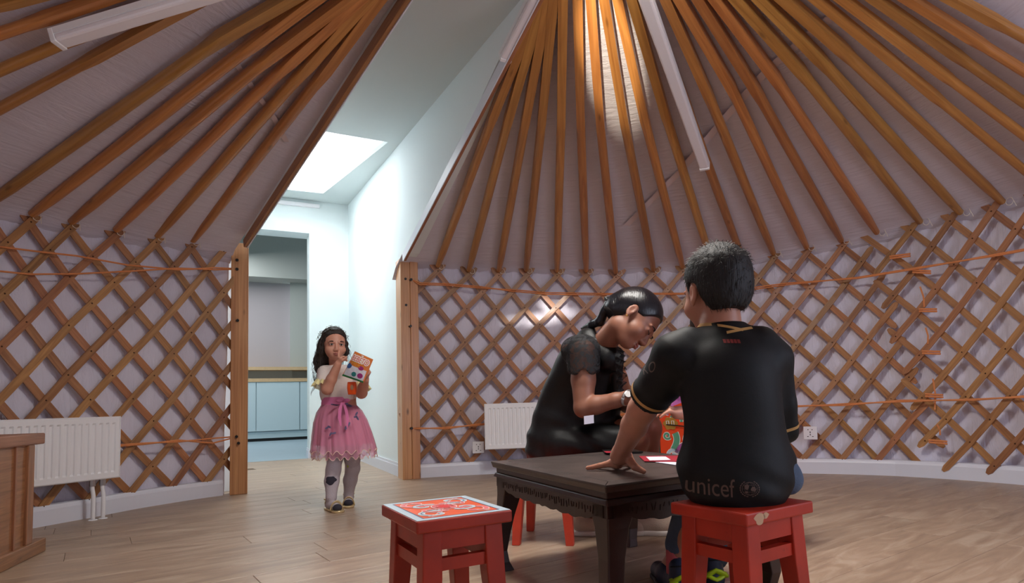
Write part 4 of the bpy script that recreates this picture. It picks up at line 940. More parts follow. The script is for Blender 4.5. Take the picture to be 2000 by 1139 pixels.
# ------------------------------------------------------------------ soft solids for people: smooth unions meshed by surface nets
V = Vector
class SDF:
    def __init__(s, vox): s.ops = []; s.vox = vox; s.lo = np.full(3, 1e9); s.hi = np.full(3, -1e9)
    def _bb(s, lo, hi, grow=True):
        lo, hi = np.array(lo, float), np.array(hi, float)
        if grow: s.lo = np.minimum(s.lo, lo); s.hi = np.maximum(s.hi, hi)
        return lo, hi
    def cap(s, a, b, ra, rb=None, k=.015, mode='u', flat=None):
        a, b = np.array(tuple(a)), np.array(tuple(b)); rb = ra if rb is None else rb; m = max(ra, rb)+.0
        lo, hi = s._bb(np.minimum(a, b)-m, np.maximum(a, b)+m, mode == 'u'); ba = b-a; L = max(float(ba@ba), 1e-9)
        fl = None
        if flat is not None: n_, f_ = np.array(tuple(V(flat[0]).normalized())), flat[1]; fl = (n_, f_)
        def f(X, Y, Z):
            px, py, pz = X-a[0], Y-a[1], Z-a[2]
            t = np.clip((px*ba[0]+py*ba[1]+pz*ba[2])/L, 0, 1)
            dx, dy, dz = px-t*ba[0], py-t*ba[1], pz-t*ba[2]
            if fl:
                q = (dx*fl[0][0]+dy*fl[0][1]+dz*fl[0][2])*(1/fl[1]-1)
                dx, dy, dz = dx+q*fl[0][0], dy+q*fl[0][1], dz+q*fl[0][2]
            return np.sqrt(dx*dx+dy*dy+dz*dz)-(ra+(rb-ra)*t)
        s.ops.append((f, lo-k, hi+k, k, mode)); return s
    def chain(s, pts, rs, k=.012, **kw):
        for i in range(len(pts)-1): s.cap(pts[i], pts[i+1], rs[i], rs[i+1], k, **kw)
        return s
    def ell(s, c, r, R=None, k=.015, mode='u'):
        c = np.array(tuple(c)); r = np.array(r if hasattr(r, '__len__') else (r, r, r), float); m = r.max() if R is not None else r
        lo, hi = s._bb(c-m, c+m, mode == 'u'); Rm = np.array(R) if R is not None else None   # rows of R: local axes
        def f(X, Y, Z):
            x, y, z = X-c[0], Y-c[1], Z-c[2]
            if Rm is not None: x, y, z = [x*Rm[i][0]+y*Rm[i][1]+z*Rm[i][2] for i in range(3)]
            k0 = np.sqrt((x/r[0])**2+(y/r[1])**2+(z/r[2])**2)+1e-6
            k1 = np.sqrt((x/r[0]**2)**2+(y/r[1]**2)**2+(z/r[2]**2)**2)+1e-6
            return k0*(k0-1)/k1
        s.ops.append((f, lo-k, hi+k, k, mode)); return s
    def loft(s, rows, k=.015, mode='u', pw=2.0):
        rows = sorted(rows); A_ = np.array(rows, float); zz = A_[:, 0]; sl_ = np.gradient(A_, zz, axis=0); out_ = []
        for i in range(len(zz)-1):   # cubic resampling keeps the profile smooth
            h_ = zz[i+1]-zz[i]
            for t in np.linspace(0, 1, 7)[:-1]:
                r_ = (2*t**3-3*t*t+1)*A_[i]+(t**3-2*t*t+t)*h_*sl_[i]+(-2*t**3+3*t*t)*A_[i+1]+(t**3-t*t)*h_*sl_[i+1]; r_[0] = zz[i]+h_*t; r_[3:] = np.maximum(r_[3:], .004); out_.append(r_)
        out_.append(A_[-1]); zs, cx_a, cy_a, rx, ry = np.array(out_).T
        lo, hi = s._bb([(cx_a-rx).min(), (cy_a-ry).min(), zs[0]], [(cx_a+rx).max(), (cy_a+ry).max(), zs[-1]], mode == 'u')
        def f(X, Y, Z):
            z1 = np.clip(Z, zs[0], zs[-1]); g = lambda t: np.interp(z1.ravel(), zs, t).reshape(z1.shape).astype(np.float32)
            a, b, p, q = g(cx_a), g(cy_a), g(rx), g(ry)
            x, y = np.abs(X-a)/p, np.abs(Y-b)/q
            d = ((x**pw+y**pw)**(1/pw)-1)*np.minimum(p, q)
            return np.maximum(d, np.maximum(Z-zs[-1], zs[0]-Z))
        s.ops.append((f, lo-k-.01, hi+k+.01, k, mode)); return s
    def fn(s, f, mode, k=.006, lo=None, hi=None): s.ops.append((f, lo, hi, k, mode)); return s
    def mesh(s, name, disp=None, smooth=1):
        v = s.vox; lo, hi = s.lo-3*v-.01, s.hi+3*v+.01; n = np.ceil((hi-lo)/v).astype(int)+1
        ax = [(lo[i]+v*np.arange(n[i])).astype(np.float32) for i in range(3)]
        Dm = np.full(tuple(n), .05, np.float32)
        for f, a, b, k, mode in s.ops:
            if a is None: i0, i1 = np.zeros(3, int), n
            else: i0 = np.clip(np.floor((np.array(a)-.02-lo)/v).astype(int), 0, n); i1 = np.clip(np.ceil((np.array(b)+.02-lo)/v).astype(int)+1, 0, n)
            if (i1 <= i0).any(): continue
            sl = tuple(slice(i0[q], i1[q]) for q in range(3))
            X, Y, Z = ax[0][sl[0]][:, None, None], ax[1][sl[1]][None, :, None], ax[2][sl[2]][None, None, :]
            X, Y, Z = np.broadcast_arrays(X, Y, Z)
            d = f(X, Y, Z).astype(np.float32); c = Dm[sl]
            if mode == 'u': h = np.clip(.5+.5*(c-d)/k, 0, 1); Dm[sl] = c*(1-h)+d*h-k*h*(1-h)
            elif mode == 's': h = np.clip(.5-.5*(c+d)/k, 0, 1); Dm[sl] = c*(1-h)-d*h+k*h*(1-h)
            elif mode == 'i': Dm[sl] = np.maximum(c, d)
            elif mode == 'disp': Dm[sl] = c+d
        ins = Dm < 0
        o8 = [(i, j, k_) for i in (0, 1) for j in (0, 1) for k_ in (0, 1)]
        m = [n[q]-1 for q in range(3)]
        cnt = sum(ins[i:i+m[0], j:j+m[1], k_:k_+m[2]].astype(np.int8) for i, j, k_ in o8)
        act = (cnt > 0) & (cnt < 8); idx = np.argwhere(act); N_ = len(idx)
        ids = np.full(act.shape, -1, np.int64); ids[tuple(idx.T)] = np.arange(N_)
        val = np.stack([Dm[idx[:, 0]+i, idx[:, 1]+j, idx[:, 2]+k_] for i, j, k_ in o8], 1)
        acc = np.zeros((N_, 3)); num = np.zeros(N_)
        for a in range(8):
            for b in range(a+1, 8):
                da = np.array(o8[b])-np.array(o8[a])
                if np.abs(da).sum() != 1: continue
                va, vb = val[:, a], val[:, b]; cr_ = (va < 0) != (vb < 0)
                t = np.where(cr_, va/(va-vb+1e-12), 0)
                acc += np.where(cr_[:, None], np.array(o8[a])+t[:, None]*da, 0); num += cr_
        vv = lo+v*(idx+acc/num[:, None])
        quads = []
        for q in range(3):
            p_, r_ = [(1, 2), (2, 0), (0, 1)][q]
            sh = [slice(None)]*3; sh2 = [slice(None)]*3; sh[q] = slice(0, n[q]-1); sh2[q] = slice(1, n[q])
            e = ins[tuple(sh)] != ins[tuple(sh2)]; E = np.argwhere(e)
            E = E[(E[:, p_] > 0) & (E[:, r_] > 0) & (E[:, p_] < n[p_]-1) & (E[:, r_] < n[r_]-1)]
            flip = ins[tuple(E.T)]
            def g(dp, dr):
                F = E.copy(); F[:, p_] -= dp; F[:, r_] -= dr; return ids[tuple(F.T)]
            Q = np.stack([g(1, 1), g(0, 1), g(0, 0), g(1, 0)], 1)
            Q[~flip] = Q[~flip][:, ::-1]; quads.append(Q)
        Q = np.concatenate(quads); Q = Q[(Q >= 0).all(1)]
        # light relaxing
        for _ in range(smooth):
            s_ = np.zeros_like(vv); c_ = np.zeros(len(vv))
            for a in range(4):
                b = (a+1) % 4; np.add.at(s_, Q[:, a], vv[Q[:, b]]); np.add.at(c_, Q[:, a], 1); np.add.at(s_, Q[:, b], vv[Q[:, a]]); np.add.at(c_, Q[:, b], 1)
            vv = vv*.5+.5*s_/np.maximum(c_, 1)[:, None]
        if disp is not None: vv = disp(vv)
        me = bpy.data.meshes.new(name); me.vertices.add(len(vv)); me.vertices.foreach_set('co', vv.astype(np.float32).ravel())
        me.loops.add(len(Q)*4); me.loops.foreach_set('vertex_index', Q.ravel().astype(np.int32)); me.polygons.add(len(Q))
        me.polygons.foreach_set('loop_start', np.arange(0, len(Q)*4, 4, dtype=np.int32)); me.polygons.foreach_set('loop_total', np.full(len(Q), 4, np.int32))
        me.update(calc_edges=True); me.validate(); me.polygons.foreach_set('use_smooth', [True]*len(me.polygons)); return me
class Frame:   # head frame: origin between the ears, x forward, y to the person's left, z up
    def __init__(s, o, f, u, k=1.0):
        s.o = V(o); s.f = V(f).normalized(); u = V(u); s.u = (u-s.f*u.dot(s.f)).normalized(); s.l = s.u.cross(s.f).normalized(); s.k = k
        s.R = [tuple(s.f), tuple(s.l), tuple(s.u)]
    def p(s, x, y, z): return s.o+(s.f*x+s.l*y+s.u*z)*s.k
    def r(s, *a): return tuple(q*s.k for q in a)
    def loc(s, X, Y, Z):
        x, y, z = X-s.o.x, Y-s.o.y, Z-s.o.z; return [(x*a[0]+y*a[1]+z*a[2])/s.k for a in s.R]
def head(B, F, child=0.0, open_mouth=False):
    E = lambda c, r, k=.012, mode='u': B.ell(F.p(*c), F.r(*r), F.R, k*F.k, mode)
    E((-.012, 0, .045), (.094, .073, .082)); E((.030, 0, .012), (.060, .062, .075), .02)
    E((.036, 0, -.035), (.050, .052+.004*child, .050), .02); E((.060, 0, -.068+.006*child), (.028, .026+.004*child, .022), .022)
    for s_ in (-1, 1):
        E((.055, s_*.036, -.022), (.030, .026+.003*child, .026), .018)
        E((.092, s_*.030, .012), (.013, .019, .010), .014, 's')
        E((.080, s_*.031, .010), (.0105, .0165, .0100), .008)     # closed lid bulge
        B.cap(F.p(.090, s_*.014, .028), F.p(.078, s_*.048, .029), .006*F.k, .005*F.k, .010*F.k)
        E((-.006, s_*.074, .003), (.016, .007, .026), .006); E((-.003, s_*.081, .004), (.009, .006, .016), .004, 's'); E((-.000, s_*.073, -.022), (.007, .005, .009), .006)
        E((.094, s_*.011, -.026), (.009, .0085, .007), .006); E((.0985, s_*.0065, -.0315), (.004, .003, .003), .002, 's')
    B.cap(F.p(.089, 0, .014), F.p(.104-.005*child, 0, -.020), .0075*F.k, .0105*F.k, .010*F.k)
    E((.0905, 0, -.0455), (.010, .019, .0045), .005); E((.0885, 0, -.0555), (.010, .017, .0055), .005)
    E((.099, 0, -.0500), (.008, .019, .0016+(.0025 if open_mouth else 0)), .002, 's')
def face_parts(F, par, open_eyes=True, lipc=None, iris=(0.015, 0.008, 0.005)):
    for s_ in (-1, 1):
        c = F.p(.0805, s_*.0305, .0105)
        if open_eyes:
            mb = MB(); Rm = Matrix([F.f, F.l, F.u]).transposed()
            mb.ball(F.p(.0845, s_*.031, .0105), F.r(.0095, .0135, .0062), 12, 8, Rm); ey = mb.build('eye', M['eyewhite'], par, smooth=True)
            mb = MB(); mb.ball(F.p(.0905, s_*.0305, .0105), F.r(.0045, .0062, .0058), 12, 8, Rm); mb.build('iris', M['iris'], ey, smooth=True)
            pts = [F.p(.0945-.010*abs(t)**2, s_*(.031+.0155*t), .0165-.006*t*t) for t in np.linspace(-1, 1, 9)]
        else: pts = [F.p(.0945-.010*abs(t)**2, s_*(.031+.0155*t), .0065+.003*t*t) for t in np.linspace(-1, 1, 9)]
        mb = MB(); mb.tube(pts, [q*F.k for q in (.0006, .0012, .0016, .0018, .0018, .0018, .0016, .0012, .0006)], 6); mb.build('eyelash', M['lash'], par)
        pts = [F.p(.0955-.010*abs(t)**2-.004*max(t, 0), s_*(.033+.018*t), .0335-.004*t*t) for t in np.linspace(-1, 1, 9)]
        mb = MB(); mb.tube(pts, [q*F.k for q in (.001, .0022, .0028, .003, .003, .0026, .0022, .0016, .0008)], 6); mb.build('eyebrow', M['lash'], par)
    for z, r_ in ((-.0465, (.0075, .0185, .0042)), (-.0550, (.0080, .0160, .0052))):
        mb = MB(); mb.ball(F.p(.0945, 0, z), F.r(*r_), 14, 8, Matrix([F.f, F.l, F.u]).transposed()); mb.build('lip', lipc or M['lip'], par, smooth=True)
def hand(B, wrist, knuck, palm_n, side, curls, fl=.072, spread=.32, rf=.0078, thumb=None, dirs=None):
    """palm from wrist to the knuckle line centre; palm_n points out of the palm; side=+1 puts the thumb on the +across side"""
    w_, kn = V(wrist), V(knuck); d = (kn-w_).normalized(); n_ = V(palm_n); n_ = (n_-d*n_.dot(d)).normalized(); a = n_.cross(d).normalized()*side
    L = (kn-w_).length; pw_ = rf*4.4
    for q in (-.75, -.25, .25, .75): B.cap(w_+a*q*pw_*.55+d*L*.1, kn+a*q*pw_*.95, rf*1.15, rf*1.12, .008)
    lens = (.94, 1.0, .93, .74)
    for i in range(4):
        q = .78-.52*i; base = kn+a*q*pw_*.98; dd = (d+a*(spread*(.6-.42*i))).normalized() if dirs is None else V(dirs[i]).normalized()
        p = base; seg_ = [.44, .31, .25]; ang = 0; r_ = rf
        for j in range(3):
            ang += curls[i][j] if hasattr(curls[i], '__len__') else curls[i]
            v = dd*math.cos(ang)+n_*math.sin(ang); p2 = p+v*fl*lens[i]*seg_[j]
            B.cap(p, p2, r_, r_*.90, .003); p = p2; r_ *= .90
    tb = w_+d*L*.28+a*pw_*.75
    t1, t2, t3 = thumb if thumb else (tb+(a*.8+d*.7)*fl*.45, tb+(a*1.0+d*1.25)*fl*.75, tb+(a*.95+d*1.7)*fl*.95)
    B.cap(w_+d*L*.15+a*pw_*.3, t1, rf*1.5, rf*1.2, .008); B.cap(t1, t2, rf*1.12, rf*1.0, .004); B.cap(t2, t3, rf*1.0, rf*.85, .004)
def wr(amp, fx_, fy_, fz_, seed=0):   # wrinkle displacement for cloth volumes
    def f(X, Y, Z):
        a = np.sin(X*fx_+2.1*np.sin(Z*fz_*.37+seed)+seed)+np.sin(Z*fz_+1.7*np.sin(X*fx_*.41+Y*fy_*.3+seed*2))+.7*np.sin(Y*fy_+X*fx_*.5-Z*fz_*.6+seed*3)
        return a*amp/2.2
    return f
def skin_mat(name, col, rough=.48):
    q = NT(name); q.b.inputs['Base Color'].default_value = col; q.b.inputs['Roughness'].default_value = rough
    q.b.inputs['Subsurface Weight'].default_value = .12; q.b.inputs['Subsurface Radius'].default_value = (.5, .2, .1); q.b.inputs['Subsurface Scale'].default_value = .015
    n1 = q.n('ShaderNodeTexNoise', i_Scale=30.0, i_Detail=4.0); tc = q.n('ShaderNodeTexCoord'); q.l(tc.outputs['Object'], n1.inputs['Vector'])
    mx = q.n('ShaderNodeMix', data_type='RGBA'); q.l(n1.outputs[0], mx.inputs[0]); mx.inputs[6].default_value = tuple(c*.9 for c in col[:3])+(1,); mx.inputs[7].default_value = tuple(min(1, c*1.08) for c in col[:3])+(1,)
    q.l(mx.outputs[2], q.b.inputs['Base Color']); return q.m
def lace_mat(name):
    q = NT(name); q.b.inputs['Base Color'].default_value = (.006, .006, .008, 1); q.b.inputs['Roughness'].default_value = .8
    tc = q.n('ShaderNodeTexCoord'); n1 = q.n('ShaderNodeTexNoise', i_Scale=34.0, i_Detail=1.5, i_Distortion=1.5); q.l(tc.outputs['Object'], n1.inputs['Vector'])
    rp = q.n('ShaderNodeValToRGB'); q.l(n1.outputs[0], rp.inputs[0]); rp.color_ramp.elements[0].position = .49; rp.color_ramp.elements[0].color = (.58, .58, .58, 1); rp.color_ramp.elements[1].position = .53; rp.color_ramp.elements[1].color = (.97, .97, .97, 1)
    q.l(rp.outputs[0], q.b.inputs['Alpha']); return q.m
def sheer_mat(name, col, alpha, rough=.6):
    q = NT(name); q.b.inputs['Base Color'].default_value = col; q.b.inputs['Roughness'].default_value = rough; q.b.inputs['Alpha'].default_value = alpha; q.b.inputs['Sheen Weight'].default_value = .3; return q.m
def hair_mat(name, col, rough=.38, stretch=(60, 60, 4), bump=.5):
    q = NT(name); q.b.inputs['Base Color'].default_value = col; q.b.inputs['Roughness'].default_value = rough; q.b.inputs['Specular IOR Level'].default_value = .45
    tc = q.n('ShaderNodeTexCoord'); mp = q.n('ShaderNodeMapping'); q.l(tc.outputs['Object'], mp.inputs['Vector']); mp.inputs['Scale'].default_value = stretch
    n1 = q.n('ShaderNodeTexNoise', i_Scale=4.0, i_Detail=5.0); q.l(mp.outputs[0], n1.inputs['Vector']); bp = q.n('ShaderNodeBump', i_Strength=bump, i_Distance=.006); q.l(n1.outputs[0], bp.inputs['Height']); q.l(bp.outputs[0], q.b.inputs['Normal']); return q.m
M['eyewhite'] = simple('eye_white', srgb(205, 195, 190), .2); M['iris'] = simple('iris', srgb(22, 14, 10), .1); M['lash'] = simple('lash', srgb(24, 18, 16), .7)
M['lip'] = skin_mat('lip', srgb(158, 92, 84), .4)
M['skin_b'] = skin_mat('skin_boy', srgb(178, 122, 98)); M['skin_w'] = skin_mat('skin_woman', srgb(142, 94, 74), .5); M['skin_g'] = skin_mat('skin_girl', srgb(196, 142, 120))
M['hair_b'] = hair_mat('hair_black', (.006, .005, .005, 1), .62); M['hair_g'] = hair_mat('hair_dark_brown', (.022, .014, .011, 1), .5)
M['hair_w'] = hair_mat('hair_sleek', (.006, .006, .009, 1), .28, (70, 8, 8), .3)
M['jersey'] = simple('black_jersey', srgb(17, 18, 19), .62, bump=.04, bscale=260, spec=.25); M['dress'] = simple('black_satin', srgb(15, 16, 18), .5, bump=.1, bscale=50, spec=.35)
M['lace'] = lace_mat('black_lace'); M['gold'] = simple('tan_trim', srgb(184, 142, 84), .55); M['denim'] = simple('denim', srgb(74, 90, 112), .8, bump=.3, bscale=300, var=.25, vscale=40)
M['print'] = simple('dark_print', srgb(92, 74, 66), .6); M['redprint'] = simple('dark_red_print', srgb(118, 40, 36), .6); M['silver'] = simple('silver_print', srgb(165, 158, 150), .35, metal=.5)
def text_tris(body, size=1.0):
    cu = bpy.data.curves.new('t', 'FONT'); cu.body = body; cu.size = size; cu.align_x = 'LEFT'; o = bpy.data.objects.new('t', cu); S.collection.objects.link(o)
    dg = bpy.context.evaluated_depsgraph_get(); me = bpy.data.meshes.new_from_object(o.evaluated_get(dg)); bm = bmesh.new(); bm.from_mesh(me)
    bmesh.ops.triangulate(bm, faces=bm.faces)
    for _ in range(2): bmesh.ops.subdivide_edges(bm, edges=[e for e in bm.edges if e.calc_length() > size*.12], cuts=1); bmesh.ops.triangulate(bm, faces=bm.faces)
    vs = [(v.co.x, v.co.y) for v in bm.verts]; bm.verts.index_update(); fs = [[v.index for v in f.verts] for f in bm.faces]; bm.free()
    bpy.data.objects.remove(o); bpy.data.curves.remove(cu); bpy.data.meshes.remove(me)
    xs = [p[0] for p in vs]; ys = [p[1] for p in vs]; return vs, fs, (min(xs), max(xs), min(ys), max(ys))
def decal(name, vs, fs, mapf, bvh, dr, mat, par, lift=.0012):
    out = []; dr = V(dr).normalized()
    for x, y in vs:
        p = V(mapf(x, y)); h = bvh.ray_cast(p-dr*.6, dr)
        out.append((h[0] if h[0] else None))
    fs = [f for f in fs if all(out[i] is not None for i in f) and max(out[i].dot(dr) for i in f)-min(out[i].dot(dr) for i in f) < .02]
    out = [(q if q is not None else V((0, 0, 0)))-dr*lift for q in out]; used = sorted({i for f in fs for i in f}); ix_ = {q: k for k, q in enumerate(used)}; out = [out[i] for i in used]; fs = [tuple(ix_[i] for i in f) for f in fs]
    mb = MB(); mb.add(out, fs); return mb.build(name, mat, par)
def bvh_of(o):
    me = o.data; off = V(o['_o']); return BVHTree.FromPolygons([v.co+off for v in me.vertices], [tuple(p.vertices) for p in me.polygons])
def person(me, mat, base, label, cat='person', group=None):
    o = meshobj('person', me, mat, None, base, label=label, category=cat)
    if group: o['group'] = group
    return o
# ================================================================== boy on the stool, seen from behind
def boy():
    B = SDF(.0042)
    F = Frame((0.425,1.575,0.872), (-.30, .95, -.10), (-.03, .10, 1), .98)
    head(B, F, .5)
    nb = V((0.426,1.555,0.787))
    B.cap(F.p(-.020, 0, -.035), nb, .044, .047, .02); B.cap(nb, V((0.422,1.540,0.734)), .046, .052, .02)
    B.loft([(0.739,0.429,1.540,0.064,0.040), (0.702,0.427,1.530,0.105,0.060), (0.630,0.429,1.510,0.115,0.075), (0.517,0.434,1.520,0.110,0.075), (0.429,0.433,1.530,0.123,0.090), (0.360,0.435,1.530,0.110,0.090)], .02)
    # left arm, straight down to the table
    sh, el, wri = V((0.309,1.520,0.710)), V((0.235,1.680,0.583)), V((0.189,1.835,0.456))
    B.chain([sh, sh.lerp(el, .5), el, el.lerp(wri, .35), wri], [.046, .042, .038, .036, .0255], .014)
    kn = V((0.179,1.895,0.419)); kn.z = .428
    thT = V((0.240,1.754,0.408)); 
    hand(B, wri+V((0, .012, -.020)), kn, (0.05, .2, -1), 1, (), fl=.0) if False else None
    pl = [V((0.187,1.826,0.412)), V((0.170,1.807,0.416)), V((0.161,1.838,0.416)), V((0.159,1.903,0.414))]
    # palm and fingers placed on the table top (z .396)
    wc = wri+V((-.002, .010, -.012)); B.cap(wri, wc, .0255, .026, .01)
    palm = V((wc.x-.004, wc.y+.040, .424)); B.cap(wc, palm, .027, .022, .015, flat=((0, .2, 1), .75))
    base = [palm+V((.022, .026, -.006)), palm+V((.004, .030, -.006)), palm+V((-.014, .024, -.006)), palm+V((-.026, .010, -.006))]
    for b_ in base: B.cap(palm+V((0, -.01, .0)), b_, .015, .0115, .01)
    tips = [V((.030, .075)), V((-.006, .080)), V((-.048, .062)), V((-.064, .030))]
    for b_, t_, r_ in zip(base, tips, (.0100, .0102, .0098, .0088)):
        d = V((t_.x, t_.y, 0)); p1 = b_+d*.42; p1.z = .412; p2 = b_+d*.76; p2.z = .4065; p3 = b_+d*1.0; p3.z = .404
        B.cap(b_, p1, r_*1.1, r_, .004); B.cap(p1, p2, r_, r_*.93, .003); B.cap(p2, p3, r_*.93, r_*.8, .003)
    tb = wc+V((.020, .008, -.002)); t1 = V((0.222,1.787,0.418)); t2 = V((0.246,1.778,0.405))
    B.cap(wc, tb, .022, .017, .012); B.cap(tb, t1, .016, .0115, .008); B.cap(t1, t2, .0110, .0082, .004)
    # right arm forward to the lap, hidden by the body
    s2, e2, w2 = V((0.536,1.530,0.697)), V((0.577,1.600,0.535)), V((.53, 1.80, .50))
    B.chain([s2, e2, w2], [.045, .036, .026], .014); hand(B, w2, w2+V((-.035, .045, -.015)), (0, .1, -1), -1, (.35, .3, .3, .3), fl=.062, rf=.0078)
    # thighs and shins
    for sx, kx, ax_, ay in ((-.02, .45, (0.379,2.000,0.119), 0), (.035, .52, (0.496,2.060,0.069), 0)):
        hp = V((.446+sx, 1.52, .425)); kn_ = V((kx, 1.86, .43)); an = V(ax_)
        B.chain([hp, kn_, kn_.lerp(an, .35), an], [.066, .050, .044, .033], .02)
        B.cap(an, V((an.x-.02, an.y+.10, .045)), .032, .028, .015)
    # neck hollow behind the ears
    me = B.mesh('person'); o = person(me, M['skin_b'], (.44, 1.50, 0), 'boy with short black hair and black jersey on a red stool, back turned')
    # hair
    H = SDF(.0042); F_ = F
    H.ell(F.p(-.014, 0, .050), F.r(.101, .0815, .088), F.R, .012); H.ell(F.p(-.050, 0, .004), F.r(.056, .069, .060), F.R, .02); H.ell(F.p(-.045, 0, -.030), F.r(.040, .052, .030), F.R, .02)
    def cut(X, Y, Z):
        x, y, z = F_.loc(X, Y, Z)
        zc = np.where(x > .045, .060+.2*(x-.045), np.where(x > -.005, .030+.6*(x+.005), np.where(x > -.035, .030-2.4*(-.005-x), -.050)))
        zc = np.where((x > .006) & (x < .03) & (np.abs(y) > .055), np.minimum(zc, -.002), zc)
        return ((zc-z)*F_.k).astype(np.float32)
    H.fn(cut, 'i')
    for s_ in (-1, 1): H.ell(F.p(-.004, s_*.080, .000), F.r(.022, .020, .034), F.R, .006, 's')
    def fuzz(vv):
        out = vv.copy()
        for i in range(len(vv)):
            p = V(vv[i]); x, y, z = F_.loc(p.x, p.y, p.z); q = V((x*34, y*34, z*34)); n_ = noise.noise(V((y*95+noise.noise(q)*.8, x*30, z*26)))
            d = (p-F_.p(-.01, 0, .04)).normalized(); out[i] = np.array(p+d*(.0018*n_+.0010*noise.noise(q*2)))
        return out
    ho = meshobj('hair', H.mesh('hair', fuzz), M['hair_b'], o)
    # short strands breaking the outline
    rn = random.Random(5); mb = MB(); hv = [(v.co+V(ho['_o']), v.normal.copy()) for v in ho.data.vertices]
    for _ in range(1500):
        c_, n_ = rn.choice(hv)
        x, y, z = F_.loc(c_.x, c_.y, c_.z)
        sw = (F_.f*.55+F_.u*-.35+V((rn.gauss(0, .35), rn.gauss(0, .35), rn.gauss(0, .25)))) if z > .03 else (-F_.u+V((rn.gauss(0, .15), rn.gauss(0, .15), 0)))
        t = (sw-n_*sw.dot(n_)).normalized(); L_ = rn.uniform(.010, .022); w_ = .0008; b = n_.cross(t)
        lf = .30 if z > .07 else .12
        p0 = c_-n_*.002; p1 = c_+t*L_*.6+n_*L_*lf; p2 = c_+t*L_+n_*L_*lf*1.5
        mb.add([p0-b*w_, p0+b*w_, p1+b*w_*.8, p1-b*w_*.8, p2], [(0, 1, 2, 3), (3, 2, 4)])
    mb.build('hair_strands', M['hair_b'], ho, kind='stuff')
    # jersey
    J = SDF(.0046)
    J.loft([(0.797,0.431,1.552,0.052,0.053), (0.779,0.431,1.545,0.065,0.060), (0.759,0.432,1.540,0.097,0.068), (0.730,0.428,1.530,0.121,0.082), (0.687,0.427,1.520,0.129,0.090), (0.617,0.431,1.515,0.122,0.092), (0.554,0.435,1.515,0.119,0.092), (0.504,0.436,1.520,0.125,0.100), (0.454,0.436,1.525,0.142,0.118), (0.417,0.437,1.525,0.141,0.122), (0.378,0.436,1.520,0.125,0.118), (0.344,0.433,1.515,0.097,0.098)], .012)
    J.cap(V((0.337,1.530,0.746)), V((0.306,1.530,0.717)), .045, .058, .03); J.cap(V((0.516,1.530,0.740)), V((0.535,1.530,0.704)), .045, .052, .03)
    she = V((0.253,1.645,0.622)); d_ = (she-V((0.309,1.525,0.716))).normalized()
    J.cap(V((0.306,1.530,0.714)), V((0.274,1.595,0.656)), .060, .057, .02); J.cap(V((0.274,1.595,0.656)), she, .057, .054, .01); J.cap(she, she+d_*.05, .054, .054, .01)
    she2 = she+d_*.012
    J.fn(lambda X, Y, Z: np.where((X-she2.x)**2+(Y-she2.y)**2+(Z-she2.z)**2 < .02, (X-she2.x)*d_.x+(Y-she2.y)*d_.y+(Z-she2.z)*d_.z, -1).astype(np.float32), 'i')
    J.cap(V((0.538,1.540,0.698)), V((0.565,1.580,0.588)), .053, .050, .02); J.cap(V((0.565,1.580,0.588)), V((0.578,1.600,0.524)), .050, .045, .01)
    J.fn(wr(.0016, 34, 22, 21, 1), 'disp')
    # gathered folds over the hips and down the right side
    def folds(X, Y, Z):
        w_ = np.clip((.50-Z)/.10, 0, 1); s_ = np.clip((X-.52)/.06, 0, 1)*np.clip((.78-Z)/.1, 0, 1)
        return ((np.sin(Z*95+X*26+2*np.sin(X*13))*.0018*w_)+(np.sin(X*110+Z*22+1.5*np.sin(Z*14))*.0024*s_)).astype(np.float32)
    J.fn(folds, 'disp')
    nk = nb+V((0, .03, .03))
    
    jo = meshobj('jersey', J.mesh('jersey'), M['jersey'], o); bv = bvh_of(jo)
    # sleeve trim bands
    def ringband(c_, n_, r_, w_, name, off=0.0, mat=M['gold']):
        n_ = V(n_).normalized(); a = n_.cross(V((0, 0, 1))).normalized(); b = n_.cross(a); mb = MB(); vs = []; N_ = 40
        for i in range(N_):
            th = 2*PI*i/N_; dr = a*math.cos(th)+b*math.sin(th)
            for q in (0, 1):
                p = V(c_)+n_*(off+q*w_); h = bv.ray_cast(p+dr*.16, -dr); hp = h[0] if h[0] and (h[0]-p).length < .09 else p+dr*r_
                vs.append(hp+dr*.0012)
        mb.add(vs, [(2*i, 2*((i+1) % N_), 2*((i+1) % N_)+1, 2*i+1) for i in range(N_)]); mb.build(name, mat, jo, smooth=True)
    ringband(she2, d_, .055, .0095, 'sleeve_trim', -.024)
    e2_ = V((0.576,1.598,0.532)); d2 = (V((0.578,1.600,0.524))-V((0.565,1.580,0.588))).normalized(); ringband(e2_, d2, .046, .008, 'sleeve_trim', -.006)
    # collar: tan band with the overlapping tails at the back
    mb = MB(); pts = []
    for i in range(33):
        th = 2*PI*i/32; p = nb+V((.0505*math.cos(th), .0515*math.sin(th)+.002, 0)); p.z = nb.z+.012+.003*math.sin(th)
        pts.append(p)
    for i, p in enumerate(pts):
        out = V((p.x-nb.x, p.y-nb.y-.002, 0)).normalized(); pts[i] = (p+out*.001, p+out*.009-V((0, 0, .009)))
    mb.add([q for pr_ in pts for q in pr_], [(2*i, 2*i+2, 2*i+3, 2*i+1) for i in range(32)]); mb.build('collar', M['gold'], jo, smooth=True)
    for a, b in (((0.402,1.480,0.787), (0.459,1.490,0.772)), ((0.489,1.500,0.779), (0.418,1.475,0.766))):
        a, b = V(a), V(b); N_ = 8; mb = MB(); vs = []
        for i in range(N_+1):
            p = a.lerp(b, i/N_)
            for q in (-1, 1):
                pp = p+V((0, 0, q*.0035)); h = bv.ray_cast(pp-V((0, .4, 0)), V((0, 1, 0))); vs.append((h[0] if h[0] else pp)-V((0, .0015, 0)))
        mb.add(vs, [(2*i, 2*i+2, 2*i+3, 2*i+1) for i in range(N_)]); mb.build('collar_tail', M['gold'], jo)
